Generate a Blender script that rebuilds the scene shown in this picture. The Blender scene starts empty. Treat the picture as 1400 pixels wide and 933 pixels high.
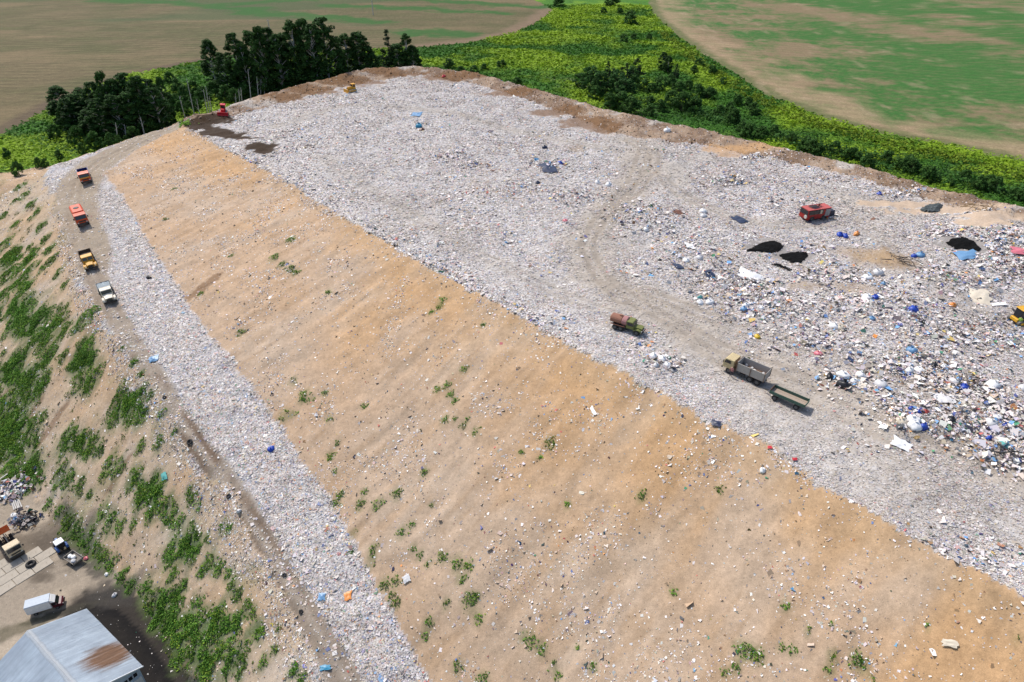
import bpy, bmesh, math, random
import numpy as np
from mathutils import Vector, Matrix
from mathutils.geometry import delaunay_2d_cdt

random.seed(7)
R = np.random.default_rng(7)
SC = bpy.context.scene
COL = SC.collection
PI = math.pi

# ------------------------------------------------------------------ camera, sky, sun, exposure
CAM_H, PITCH, FPX = 57.0, math.radians(32.9), 933.333     # drone height over the plateau, tilt, focal length in photo pixels
cam = bpy.data.cameras.new('camera')
cam.lens, cam.sensor_width, cam.clip_start, cam.clip_end = 24, 36, 0.5, 20000
camo = bpy.data.objects.new('camera', cam)
COL.objects.link(camo)
camo.location = (0, 0, CAM_H)
camo.rotation_euler = (PI / 2 - PITCH, 0, 0)
SC.camera = camo

SUN_EL, SUN_AZ = math.radians(52), math.radians(-42)       # azimuth from +Y, clockwise: behind the scene, to the left
w = bpy.data.worlds.new('World')
SC.world = w
w.use_nodes = True
nt = w.node_tree
sky = nt.nodes.new('ShaderNodeTexSky')
sky.sky_type = 'NISHITA'
sky.sun_disc = False
sky.sun_elevation, sky.sun_rotation = SUN_EL, SUN_AZ
sky.dust_density = 2.0
nt.nodes['Background'].inputs['Strength'].default_value = 0.12
nt.links.new(sky.outputs['Color'], nt.nodes['Background'].inputs['Color'])
sl = bpy.data.lights.new('sun', 'SUN')
sl.energy, sl.angle, sl.color = 2.9, math.radians(2.5), (1.0, 0.955, 0.89)
so = bpy.data.objects.new('sun', sl)
COL.objects.link(so)
sd = Vector((math.sin(SUN_AZ) * math.cos(SUN_EL), math.cos(SUN_AZ) * math.cos(SUN_EL), math.sin(SUN_EL)))
so.rotation_euler = sd.to_track_quat('Z', 'Y').to_euler()
SC.view_settings.view_transform = 'Standard'
SC.view_settings.look = 'None'
SC.view_settings.exposure = 0.54
SC.view_settings.gamma = 1.0

# ------------------------------------------------------------------ helpers: photo point -> place
def ray(px, py):
    r, u = (px - 700) / FPX, (466.5 - py) / FPX
    return np.array([r, math.cos(PITCH) + u * math.sin(PITCH), -math.sin(PITCH) + u * math.cos(PITCH)])

def un(px, py, z):
    d = ray(px, py)
    k = (z - CAM_H) / d[2]
    return d[0] * k, d[1] * k

# ------------------------------------------------------------------ helpers: noise
def _h(ix, iy, s):
    n = (ix.astype(np.int64) * 374761393 + iy.astype(np.int64) * 668265263 + s * 982451653) & 0xFFFFFFFF
    n = ((n ^ (n >> 13)) * 1274126177) & 0xFFFFFFFF
    n = (n ^ (n >> 16)) & 0xFFFFFFFF
    return n / 4294967295.0

def vn(x, y, sc, seed):
    x, y = np.asarray(x, float) / sc, np.asarray(y, float) / sc
    ix, iy = np.floor(x), np.floor(y)
    fx, fy = x - ix, y - iy
    fx, fy = fx * fx * (3 - 2 * fx), fy * fy * (3 - 2 * fy)
    a, b = _h(ix, iy, seed), _h(ix + 1, iy, seed)
    c, d = _h(ix, iy + 1, seed), _h(ix + 1, iy + 1, seed)
    return (a * (1 - fx) + b * fx) * (1 - fy) + (c * (1 - fx) + d * fx) * fy

def fbm(x, y, sc, seed, oc=4):
    t, amp, tot = 0, 1.0, 0
    for i in range(oc):
        t = t + amp * vn(x, y, sc / 2 ** i, seed + i * 17)
        tot += amp
        amp *= 0.55
    return t / tot

def sstep(a, b, v):
    t = np.clip((v - a) / (b - a), 0, 1)
    return t * t * (3 - 2 * t)

# ------------------------------------------------------------------ the relief: break lines -> triangulated -> grid
def line(pts, step=3.0):
    """photo points with heights -> dense world polyline (x,y,z)"""
    P = [(*un(a, b, c), c) for a, b, c in pts]
    return dens(P, step)

def dens(P, step=3.0):
    out = []
    for a, b in zip(P[:-1], P[1:]):
        n = max(1, int(math.dist(a, b) / step))
        for i in range(n):
            t = i / n
            out.append(tuple(a[k] + (b[k] - a[k]) * t for k in range(3)))
    out.append(tuple(P[-1]))
    return out

EDGE_PX = [(250, 172), (330, 215), (390, 248), (450, 285), (520, 326), (600, 372), (680, 415), (760, 462), (830, 497), (900, 535),
           (975, 578), (1050, 612), (1150, 675), (1250, 730), (1330, 775), (1400, 812)]
edge = line([(a, b, 0.0) for a, b in EDGE_PX])
ex, ey = edge[-1][0] - edge[-12][0], edge[-1][1] - edge[-12][1]
el = math.hypot(ex, ey)
edge += dens([edge[-1], (edge[-1][0] + ex / el * 90, edge[-1][1] + ey / el * 90, 0)])[1:]
toe = line([(246, 176, -0.6), (190, 203, -1.8), (142, 238, -2.6), (170, 275, -4), (215, 350, -6.5), (260, 420, -8.5), (330, 510, -11),
            (400, 610, -14), (460, 700, -16.5), (510, 790, -18.5), (560, 880, -20.5), (590, 933, -22), (660, 1060, -24.5)])
benl = line([(244, 168, -0.6), (190, 186, -1.4), (130, 207, -2.2), (62, 230, -2.8), (78, 280, -4.2), (96, 350, -6.5), (130, 420, -8.5), (180, 490, -10.5),
             (240, 580, -13.5), (300, 660, -16), (360, 760, -18.5), (410, 850, -20.5), (440, 933, -22), (500, 1060, -24.5)])
foot = line([(-230, 300, -17), (-190, 400, -24), (-110, 520, -29), (-30, 610, -30), (45, 683, -30), (110, 748, -30), (165, 805, -30),
             (205, 850, -30), (262, 933, -30), (330, 1060, -30.5)])
CREST_PX = [(262, 163), (300, 150), (350, 130), (420, 113), (500, 93), (570, 89), (650, 99), (740, 124), (830, 149), (960, 177),
            (1060, 199), (1180, 227), (1280, 257), (1400, 284), (1520, 318)]
CRZ = [0.8, 1.2, 1.6, 1.8, 2.0, 2.0, 1.9, 1.8, 1.6, 1.4, 1.3, 1.3, 1.4, 1.5, 1.5]
crest = line([(a, b, z) for (a, b), z in zip(CREST_PX, CRZ)])
INNER_PX = [(275, 172), (310, 162), (365, 147), (430, 130), (500, 113), (570, 103), (650, 116), (740, 144), (800, 166), (838, 184),
            (960, 200), (1060, 218), (1180, 246), (1280, 278), (1400, 306), (1520, 340)]
inner = line([(a, b, 0.0) for a, b in INNER_PX])
c0 = np.array([5.0, 150.0])

def outset(L, d, z):
    out = []
    for i in range(0, len(L)):
        a, b = L[max(0, i - 4)], L[min(len(L) - 1, i + 4)]
        tx, ty = b[0] - a[0], b[1] - a[1]
        l = math.hypot(tx, ty) or 1
        nx, ny = -ty / l, tx / l
        if nx * (L[i][0] - c0[0]) + ny * (L[i][1] - c0[1]) < 0:
            nx, ny = -nx, -ny
        out.append((L[i][0] + nx * d, L[i][1] + ny * d, z))
    return out
back = outset(crest, 15, -7.5)
rim_n = [p for p in benl if p[2] > -2.75]
rimback = outset(rim_n, 12, -9.0)
extra = []
for x, y, z in [(-165, 185, -10), (-150, 205, -10), (-230, 200, -10), (-400, 230, -10), (-135, 215, -9.5), (-110, 235, -9), (-90, 262, -8.5)]:
    extra.append((x, y, z))
for x in range(-700, 701, 70):
    for y in (340, 420, 520, 650, 800, 1000):
        extra.append((x, y, -8 + 1.2 * math.sin(x * 0.011 + y * 0.006)))
for x, y, z in [(-5000, 400, -9), (-5000, 6000, 0), (0, 6000, 0), (5000, 6000, 0), (5000, 400, -8), (5000, -3000, -28), (0, -3000, -30), (-5000, -3000, -30),
                (-1500, 60, -31), (-300, 60, -30.5), (-200, 20, -31), (-120, 60, -30), (-90, 50, -30), (-60, 30, -30.5), (-40, -60, -31), (-600, 20, -31),
                (180, 120, -8), (260, 60, -10), (300, 200, -8), (-200, 120, -24), (-300, 130, -23), (-1500, 140, -22),
                (160, -60, -8), (0, -80, -28), (40, -100, -27), (-15, -10, -26)]:
    extra.append((x, y, z))
pts = edge + toe + benl + foot + crest + inner + back + rimback + extra
# drop points that nearly coincide
seen, P = set(), []
for p in pts:
    k = (round(p[0] / 1.2), round(p[1] / 1.2))
    if k in seen:
        continue
    seen.add(k)
    P.append(p)
res = delaunay_2d_cdt([Vector((p[0], p[1])) for p in P], [], [], 0, 1e-4)
TV = [(v.x, v.y) for v in res[0]]
TZ = [P[o[0]][2] if o else -10.0 for o in res[3]]

def axis(lo, hi, step, far_lo, far_hi, g=1.13):
    a = list(np.arange(lo, hi + step / 2, step))
    s, v = step, a[-1]
    while v < far_hi:
        s = min(s * g, 400)
        v += s
        a.append(v)
    s, v, b = step, a[0], []
    while v > far_lo:
        s = min(s * g, 400)
        v -= s
        b.append(v)
    return np.array(b[::-1] + a)
def axis_y():
    a = list(np.arange(28, 130, 0.45))
    v = a[-1]
    while v < 620:
        v += max(0.45, 0.0042 * v)
        a.append(v)
    s = a[-1] - a[-2]
    while v < 5900:
        s = min(s * 1.15, 400)
        v += s
        a.append(v)
    s, v, b = 0.45, 28, []
    while v > -2900:
        s = min(s * 1.25, 400)
        v -= s
        b.append(v)
    return np.array(b[::-1] + a)
GX = axis(-135, 120, 0.5, -4900, 4900, 1.035)
GY = axis_y()
NX, NY = len(GX), len(GY)
Z = np.full((NY, NX), -12.0)
for tri in res[2]:
    ids = list(tri)
    (x0, y0), (x1, y1), (x2, y2) = (TV[i] for i in ids)
    den = (y1 - y2) * (x0 - x2) + (x2 - x1) * (y0 - y2)
    if abs(den) < 1e-9:
        continue
    i0, i1 = np.searchsorted(GX, [min(x0, x1, x2), max(x0, x1, x2)])
    j0, j1 = np.searchsorted(GY, [min(y0, y1, y2), max(y0, y1, y2)])
    i1, j1 = min(i1 + 1, NX), min(j1 + 1, NY)
    if i1 <= i0 or j1 <= j0:
        continue
    xx, yy = np.meshgrid(GX[i0:i1], GY[j0:j1])
    l0 = ((y1 - y2) * (xx - x2) + (x2 - x1) * (yy - y2)) / den
    l1 = ((y2 - y0) * (xx - x2) + (x0 - x2) * (yy - y2)) / den
    l2 = 1 - l0 - l1
    m = (l0 >= -1e-6) & (l1 >= -1e-6) & (l2 >= -1e-6)
    zz = l0 * TZ[ids[0]] + l1 * TZ[ids[1]] + l2 * TZ[ids[2]]
    Z[j0:j1, i0:i1][m] = zz[m]
for _ in range(3):                                            # round the break lines off
    Zp = np.pad(Z, 1, mode='edge')
    Z = (Zp[:-2, 1:-1] + Zp[2:, 1:-1] + Zp[1:-1, :-2] + Zp[1:-1, 2:] + 2 * Zp[1:-1, 1:-1]) / 6
XX, YY = np.meshgrid(GX, GY)
XF, YF = XX.ravel(), YY.ravel()

def inside(x, y, poly):
    c = np.zeros(x.shape, bool)
    n = len(poly)
    bx = [p[0] for p in poly]
    by = [p[1] for p in poly]
    sel = np.nonzero((x > min(bx)) & (x < max(bx)) & (y > min(by)) & (y < max(by)))[0]
    xs, ys = x[sel], y[sel]
    cc = np.zeros(xs.shape, bool)
    for i in range(n):
        ax, ay, bx_, by_ = poly[i][0], poly[i][1], poly[i - 1][0], poly[i - 1][1]
        if ay == by_:
            continue
        cc ^= ((ay > ys) != (by_ > ys)) & (xs < (bx_ - ax) * (ys - ay) / (by_ - ay) + ax)
    c[sel] = cc
    return c

def pdist(x, y, L, lim=None):
    """distance of points to a polyline"""
    d = np.full(x.shape, 1e9)
    for a, b in zip(L[:-1], L[1:]):
        vx, vy = b[0] - a[0], b[1] - a[1]
        ll = vx * vx + vy * vy + 1e-12
        t = np.clip(((x - a[0]) * vx + (y - a[1]) * vy) / ll, 0, 1)
        d = np.minimum(d, (x - a[0] - t * vx) ** 2 + (y - a[1] - t * vy) ** 2)
    return np.sqrt(d)

def sparse(L, k=3):
    return L[::k] + [L[-1]]
WX = XF + (fbm(XF, YF, 4, 11, 4) - 0.5) * 4.6
WY = YF + (fbm(XF, YF, 4, 12, 4) - 0.5) * 4.6
EX = XF + (fbm(XF, YF, 2.5, 13, 3) - 0.5) * 2.0               # the crest line is straighter
EY = YF + (fbm(XF, YF, 2.5, 14, 3) - 0.5) * 2.0
poly_plateau = edge + inner[::-1]
poly_slope = edge + toe[::-1]
poly_bench = toe + benl[::-1]
poly_berm = inner + back[::-1]
poly_emb = benl + foot[::-1]
m_plat = inside(EX, EY, poly_plateau)
m_slope = inside(EX, EY, poly_slope) & ~m_plat
m_bench = inside(WX, WY, poly_bench) & ~m_plat & ~m_slope
m_berm = inside(WX, WY, poly_berm) & ~m_plat & ~m_slope & ~m_bench
m_emb = inside(WX, WY, poly_emb) & ~m_bench & ~m_slope & ~m_plat & ~m_berm
# the back slope of the ramp rim
m_rim = inside(WX, WY, rim_n + rimback[::-1]) & ~m_bench & ~m_emb & ~m_berm & ~m_plat & ~m_slope
yard_poly = [(p[0], p[1]) for p in foot[20:]] + [(-20, -20), (-400, -20), (-400, 85), (-140, 100)]
m_yard = inside(WX, WY, yard_poly) & ~(m_bench | m_slope | m_plat | m_berm | m_emb)
def gp(L, z):
    return [un(a, b, z) for a, b in L]
fieldL_poly = gp([(-400, 300), (-60, 205), (0, 181), (60, 149), (120, 122), (180, 104), (265, 89), (330, 78), (450, 75), (580, 70), (650, 62), (705, 48), (735, 32), (757, 14), (735, 2), (700, -12)], -8.5) + [(300, 1800), (-2500, 1800), (-2500, 300)]
fieldR_poly = gp([(885, -10), (893, 18), (925, 48), (985, 90), (1050, 130), (1120, 160), (1200, 182), (1300, 200), (1400, 222), (1600, 270)], -8) + [(900, 250), (2500, 1500), (500, 1500)]
m_fl = inside(WX, WY, fieldL_poly) & ~(m_plat | m_berm | m_bench | m_emb | m_slope | m_yard | m_rim)
m_fr = inside(WX, WY, fieldR_poly) & ~(m_plat | m_berm | m_bench | m_emb | m_slope | m_yard | m_rim)
REG = np.zeros(XF.shape, np.int8)                              # 0 meadow
for k, m in enumerate((m_plat, m_slope, m_bench, m_berm | m_rim, m_emb, m_yard, m_fl, m_fr), 1):
    REG[m] = k
hull = edge[:-30] + crest[::-1]
for k, pl in ((1, poly_plateau), (2, poly_slope), (3, poly_bench), (4, poly_berm), (4, rim_n + rimback[::-1]), (5, poly_emb)):   # close the slivers between the ragged borders
    g_ = inside(XF, YF, pl) & (REG == 0)
    REG[g_] = k
m_plat, m_slope, m_bench, m_emb, m_yard = (REG == 1), (REG == 2), (REG == 3), (REG == 5), (REG == 6)
m_berm = (REG == 4)
m_rim = m_rim & m_berm

# distance to the crest (on the near part only) and the road
near = (XF > -160) & (XF < 150) & (YF > 15) & (YF < 320)
ni = np.nonzero(near)[0]
nx_, ny_ = XF[ni], YF[ni]
DE = np.full(XF.shape, 99.0)
DE[ni] = pdist(nx_, ny_, sparse(edge, 4))
road_px = [(246, 171, -0.6), (190, 195, -1.6), (128, 225, -2.5), (105, 255, -3.2), (100, 290, -4.4), (112, 340, -6.2), (138, 400, -8), (170, 450, -9.3), (212, 520, -11.4), (250, 580, -13.4),
           (300, 650, -15.6), (345, 715, -17.3), (392, 790, -19), (432, 860, -20.6), (475, 933, -22)]
road = line(road_px)
DR = np.full(XF.shape, 99.0)
DR[ni] = pdist(nx_, ny_, sparse(road, 3))

# fine relief
zf = Z.ravel()
pm = m_plat.astype(float)
sm = m_slope.astype(float)
lump = fbm(XF, YF, 3.0, 21, 4) - 0.5
big = fbm(XF, YF, 16, 22, 3) - 0.5
fine = fbm(XF, YF, 1.2, 25, 2) - 0.5
fall = (-0.74, -0.67)
alongc = XF * 0.67 - YF * 0.74
downc = XF * fall[0] + YF * fall[1]
rill = vn(alongc, downc * 0.16, 1.1, 31) - 0.5 + 0.8 * (vn(alongc, downc * 0.2, 2.7, 32) - 0.5)
nearf = near.astype(float)
zf = zf + nearf * (pm * (lump * 0.75 + big * 1.3 + fine * 0.3) + sm * (rill * 0.12 + lump * 0.42 + big * 0.4 + fine * .12)
                   + m_bench * (lump * 0.6 + fine * 0.25) + (m_berm | m_rim) * (lump * 1.5 + fine * 0.5) + m_emb * (lump * 0.8 + big * 1.2 + fine * .2)
                   + m_yard * (lump * 0.18))
zf -= nearf * 0.28 * np.exp(-((DR - 1.0) / 0.45) ** 2) * (m_bench)     # wheel ruts
MOUNDS = [(1290, 395, 0.0, 10, 1.4), (1390, 340, 0, 12, 2.2), (1345, 300, 0, 5, 1.2), (1000, 240, 0, 5, 0.9), (1240, 570, 0, 5, 0.9), (1370, 560, 0, 6, 1.1), (880, 295, 0, 6, 0.8),
          (745, 228, 0, 5, 0.7), (625, 215, 0, 5, 0.6), (1080, 300, 0, 4, 0.4), (1190, 420, 0, 7, 0.7), (1050, 430, 0, 6, 0.6), (280, 165, 0, 5, 1.0), (345, 200, 0, 4, 0.8), (1250, 500, 0, 6, 0.6)]
for a, b, c, r, h in MOUNDS:
    mx, my = un(a, b, c)
    zf = zf + h * np.exp(-(((XF - mx) ** 2 + (YF - my) ** 2) / (r * r)))
Z = zf.reshape(NY, NX)

def height(x, y):
    x, y = np.asarray(x, float), np.asarray(y, float)
    i = np.clip(np.searchsorted(GX, x) - 1, 0, NX - 2)
    j = np.clip(np.searchsorted(GY, y) - 1, 0, NY - 2)
    fx = np.clip((x - GX[i]) / (GX[i + 1] - GX[i]), 0, 1)
    fy = np.clip((y - GY[j]) / (GY[j + 1] - GY[j]), 0, 1)
    return (Z[j, i] * (1 - fx) + Z[j, i + 1] * fx) * (1 - fy) + (Z[j + 1, i] * (1 - fx) + Z[j + 1, i + 1] * fx) * fy

def at(px, py):
    """the ground point seen at a photo position"""
    d = ray(px, py)
    t = np.arange(30, 1500, 0.4)
    x, y, z = d[0] * t, d[1] * t, CAM_H + d[2] * t
    below = np.nonzero(z < height(x, y))[0]
    if len(below) == 0:
        return Vector((*un(px, py, -8), -8))
    lo, hi = t[max(0, below[0] - 1)], t[below[0]]
    for _ in range(14):
        m = (lo + hi) / 2
        if CAM_H + d[2] * m < height(d[0] * m, d[1] * m):
            hi = m
        else:
            lo = m
    return Vector((d[0] * hi, d[1] * hi, float(height(d[0] * hi, d[1] * hi))))

def mpp(v):
    """metres per photo pixel at a place"""
    return (v.y * math.cos(PITCH) + (CAM_H - v.z) * math.sin(PITCH)) / FPX

# ------------------------------------------------------------------ ground colours (albedo only)
C = np.zeros((len(XF), 3))
def mix(a, b, t):
    t = np.asarray(t)[..., None]
    return np.asarray(a) * (1 - t) + np.asarray(b) * t
def paint(m, a):
    C[m] = a if np.ndim(a) == 1 else a[m]
def n01(sc, seed, oc=4):
    return fbm(XF, YF, sc, seed, oc)
N1, N2, N3 = n01(14, 41), n01(4.5, 42), n01(34, 43, 3)
ROWS = fbm(XF * 0.12 + YF * 0.02, YF, 3.0, 44, 3)
# meadow
mead = mix((0.055, 0.150, 0.016), (0.190, 0.300, 0.018), sstep(0.40, 0.62, N3 * 0.55 + N1 * 0.45))
mead = mix(mead, (0.033, 0.075, 0.014), sstep(0.56, 0.74, N2) * 0.6)
paint(REG == 0, mead)
# left field: bare tan with green bands
str1 = fbm(XF * 0.25 + YF * .05, YF - XF * .06, 9, 45, 5)
fl = mix((0.128, 0.101, 0.053), (0.092, 0.086, 0.038), sstep(0.35, 0.65, str1 * .45 + n01(9, 141, 5) * .3 + N3 * .25))
fl = fl * (0.86 + .28 * R.uniform(0, 1, (len(XF), 1)))
fl = fl * (1 + .10 * np.sin((YF - XF * .06) * 1.05 + 2 * N1))[:, None]
fl = mix(fl, (0.168, 0.125, 0.068), .8 * sstep(0.52, 0.72, fbm(XF * 0.4, YF, 40, 46, 5)))
fl = mix(fl, (0.060, 0.082, 0.034), sstep(0.56, 0.70, fbm(XF * 0.35, YF, 60, 47, 4)) * 0.75)
for k, (a, b, sc_) in enumerate((([(330, 8), (450, 2)], 0, 1), ([(450, 12), (560, 14), (680, 20)], 0, 1), ([(340, 20), (420, 26), (520, 34)], 0, 1),
                                  ([(480, -2), (620, 4), (760, 12)], 0, 1), ([(560, 48), (640, 50)], 0, 1), ([(140, 2), (240, 6), (350, 18)], 0, 1))):
    L = gp(a, -8.5)
    fi = np.nonzero(m_fl)[0]
    dd = pdist(XF[fi], YF[fi] + (N1[fi] - 0.5) * 26, L)
    wgt = sstep(15, 4, dd + (N2[fi] - 0.5) * 14) * 0.9
    fl[fi] = mix(fl[fi], np.array((0.032, 0.098, 0.020)), wgt)
paint(m_fl, fl)
# its ploughed rim
fi = np.nonzero(m_fl)[0]
rimL = gp([(-60, 205), (0, 181), (60, 149), (120, 122), (180, 104), (265, 89), (330, 78)], -8.5)
dd = pdist(XF[fi], YF[fi], rimL)
C[fi] = mix(C[fi], np.array((0.095, 0.068, 0.045)), sstep(9, 4, dd + (N2[fi] - .5) * 5) * 0.8)
rimM = gp([(580, 70), (650, 62), (705, 48), (735, 32), (757, 14)], -8.5)
dd = pdist(XF[fi], YF[fi], rimM)
C[fi] = mix(C[fi], np.array((0.19, 0.13, 0.085)), sstep(14, 5, dd + (N2[fi] - .5) * 6) * 0.8)
# right field: patchy green on tan
blk = 0.34 * fbm(XF * 0.9 + YF * 0.25, YF * 0.7 - XF * .2, 46, 48, 3) + 0.28 * fbm(XF, YF * 0.28, 20, 49, 4) + .20 * fbm(XF * .35, YF, 11, 149, 4) + .18 * n01(3.5, 150, 3)
fr = mix((0.190, 0.140, 0.080), (0.040, 0.118, 0.024), np.clip(sstep(0.37, 0.56, blk) * (.75 + .5 * R.uniform(0, 1, len(XF))), 0, 1))
fi = np.nonzero(m_fr)[0]
rimR = gp([(885, -10), (893, 18), (925, 48), (985, 90), (1050, 130), (1120, 160), (1200, 182), (1300, 200), (1400, 222), (1600, 270)], -8)
dd = pdist(XF[fi], YF[fi], rimR)
fr[fi] = mix(fr[fi], np.array((0.290, 0.205, 0.125)), sstep(34, 6, dd + (N1[fi] - .5) * 40) * 0.8)
fr[fi] = mix(fr[fi], np.array((0.085, 0.105, 0.035)), sstep(9, 3, dd + (N2[fi] - .5) * 6) * 0.8)
fr = mix(fr, (0.31, 0.23, 0.15), sstep(0.62, 0.8, fbm(XF, YF * .4, 5, 50, 3)) * 0.35)
paint(m_fr, fr)
# trash plateau and bench
tr = mix((0.44, 0.405, 0.37), (0.35, 0.30, 0.25), sstep(0.46, 0.66, N1 * .5 + N2 * .5))
track_px = [(880, 205), (865, 250), (820, 300), (800, 335), (825, 385), (900, 430), (980, 470), (1100, 515), (1250, 590), (1400, 650)]
track = line([(a, b, 0.3) for a, b in track_px])
DT = np.full(XF.shape, 99.0)
DT[ni] = pdist(nx_, ny_, sparse(track, 4))
soilw = sstep(7.5, 2.0, DT + (N2 - .5) * 6) * 0.75
soilw = np.maximum(soilw, sstep(16, 4, np.hypot(XF - un(880, 190, 0)[0], (YF - un(880, 190, 0)[1]) * .8) + (N2 - .5) * 9) * .6)
soilw = np.maximum(soilw, sstep(14, 4, np.hypot(XF - un(1200, 285, 0)[0], (YF - un(1200, 285, 0)[1])) + (N2 - .5) * 9) * .5)
tr = mix(tr, (0.36, 0.30, 0.235), soilw)
PR = sstep(0.75, 0.3, np.abs(DT - 1.15) + (N2 - .5) * .6) * .8
for L_, k_ in (([(860, 190), (905, 215), (870, 260), (795, 320), (815, 372), (850, 410)], .9), ([(900, 430), (1000, 500), (1120, 560), (1260, 640), (1400, 730)], .4), ([(1060, 540), (1180, 610), (1320, 700)], .3), ([(880, 450), (780, 405), (680, 360), (560, 290), (440, 215)], .45),
               ([(1400, 600), (1280, 540), (1180, 500), (1090, 470), (980, 440), (880, 395)], .7), ([(840, 205), (720, 180), (600, 150), (480, 140), (380, 170)], .5), ([(1140, 300), (1040, 310), (940, 270), (880, 225)], .6), ([(1180, 300), (1230, 350), (1300, 420), (1360, 440)], .5)):
    dd_ = np.full(XF.shape, 99.0)
    dd_[ni] = pdist(nx_, ny_, sparse(line([(a, b, 0.3) for a, b in L_]), 4))
    PR = np.maximum(PR, k_ * sstep(0.7, 0.25, np.abs(dd_ - 1.05) + (N2 - .5) * .7))
    soilw = np.maximum(soilw, k_ * .8 * sstep(4.2, 1.5, dd_ + (N2 - .5) * 4))
for a_, b_, r_, k_ in ((1000, 470, 14, .6), (870, 430, 10, .5), (910, 240, 14, .7), (960, 215, 12, .6), (820, 340, 12, .6), (1150, 270, 12, .6), (1080, 575, 12, .5), (1220, 640, 14, .5), (1230, 365, 10, .6), (1330, 440, 7, .4)):
    q_ = un(a_, b_, 0)
    soilw = np.maximum(soilw, k_ * sstep(r_, r_ * .3, np.hypot(XF - q_[0], YF - q_[1]) + (N2 - .5) * r_ * .9 + (N1 - .5) * r_ * .6))
tr = mix(tr, (0.385, 0.335, 0.280), soilw)
tr = mix(tr, (0.265, 0.222, 0.180), PR * .85)
paint(m_plat, tr)
bn = mix((0.42, 0.39, 0.375), (0.36, 0.31, 0.26), sstep(0.4, 0.65, N2))
upper = sstep(118, 138, YF)
roadw = sstep(2.5 + upper * 3.6, 1.3 + upper * 3.0, DR + (N2 - .5) * 1.6)
rutw = sstep(.75, .3, np.abs(DR - 1.0) + (N2 - .5) * .9) * (1 - .5 * upper) * sstep(.30, .55, fbm(XF, YF, 7, 170, 3)) * (.35 + .65 * sstep(48, 78, YF))
bn = mix(bn, (0.30, 0.245, 0.19), roadw)
bn = mix(bn, (0.305, 0.245, 0.18), upper * roadw)
bn = mix(bn, (0.125, 0.080, 0.050), rutw * (0.25 + 0.65 * sstep(112, 92, YF)))
paint(m_bench, bn)
# the earth slope
sp = mix((0.435, 0.306, 0.203), (0.430, 0.318, 0.225), sstep(0.40, 0.64, N1))
ora = sstep(26, 4, DE + (N1 - .5) * 26) * sstep(0.30, 0.60, fbm(alongc, downc * 0.35, 9, 61, 4))
sp = mix(sp, (0.455, 0.265, 0.115), ora * 0.62)
sp = mix(sp, (0.40, 0.275, 0.165), sstep(5, 1.5, DE + (N2 - .5) * 4) * .5)
sp = mix(sp, (0.46, 0.38, 0.30), sstep(0.60, 0.74, fbm(alongc, downc * 0.5, 6, 62, 4)) * .22)
sp = sp * (1 + .34 * (n01(1.6, 160, 4) - .5) + .12 * (n01(6, 161, 3) - .5))[:, None]
sp = sp * (1 - .10 * sstep(.56, .70, vn(alongc + (N2 - .5) * 1.5, downc * 0.10, .75, 33)) * sstep(.42, .6, n01(8, 171, 3)))[:, None]
sp = mix(sp, (0.33, 0.21, 0.115), .6 * sstep(0.60, 0.72, vn(alongc, downc * 0.14, 1.0, 31) * .55 + N2 * .45) * .55)
paint(m_slope, sp)
# berm / rim
bm_ = mix((0.300, 0.205, 0.130), (0.170, 0.100, 0.052), sstep(0.40, 0.56, N1 * .6 + N2 * .4))
bm_ = mix(bm_, (0.42, 0.375, 0.33), sstep(0.58, 0.70, fbm(XF, YF, 7, 63, 4)) * .8)
paint(m_berm | m_rim, bm_)
# embankment
em = mix((0.430, 0.295, 0.180), (0.425, 0.325, 0.225), sstep(0.4, 0.62, N1))
em = mix(em, (0.43, 0.385, 0.34), sstep(0.58, 0.7, fbm(XF, YF, 7, 64, 4)) * .35)
em = mix(em, (0.14, 0.155, 0.05), sstep(0.58, 0.70, fbm(XF, YF, 5, 65, 4)) * .35)
paint(m_emb, em)
# yard
yd = mix((0.370, 0.305, 0.232), (0.275, 0.228, 0.175), sstep(0.42, 0.62, N1 * .4 + N2 * .6))
paint(m_yard, yd)

BARE = np.zeros(len(XF))
def blot(px, py, rx, ry, col, k=1.0, soft=0.5, seed=70, rot=0.0, mask=None, bare=0.0):
    """a patch of other soil; radii in metres, ry along the view"""
    c = at(px, py)
    dx, dy = nx_ - c.x, ny_ - c.y
    if rot:
        dx, dy = dx * math.cos(rot) + dy * math.sin(rot), -dx * math.sin(rot) + dy * math.cos(rot)
    d = np.hypot(dx / rx, dy / ry)
    s = np.nonzero(d < 2.2)[0]
    if len(s) == 0:
        return
    n = fbm(nx_[s], ny_[s], max(0.8, 0.5 * min(rx, ry)), seed, 4)
    wgt = sstep(1.0 + soft * .5, 1.0 - soft * .5, d[s] + (n - .5) * 1.3) * k
    if mask is not None:
        wgt = wgt * mask[ni[s]]
    C[ni[s]] = mix(C[ni[s]], np.array(col), wgt)
    if bare:
        BARE[ni[s]] = np.maximum(BARE[ni[s]], wgt * bare)
notm = 1.0 - m_slope
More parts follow.
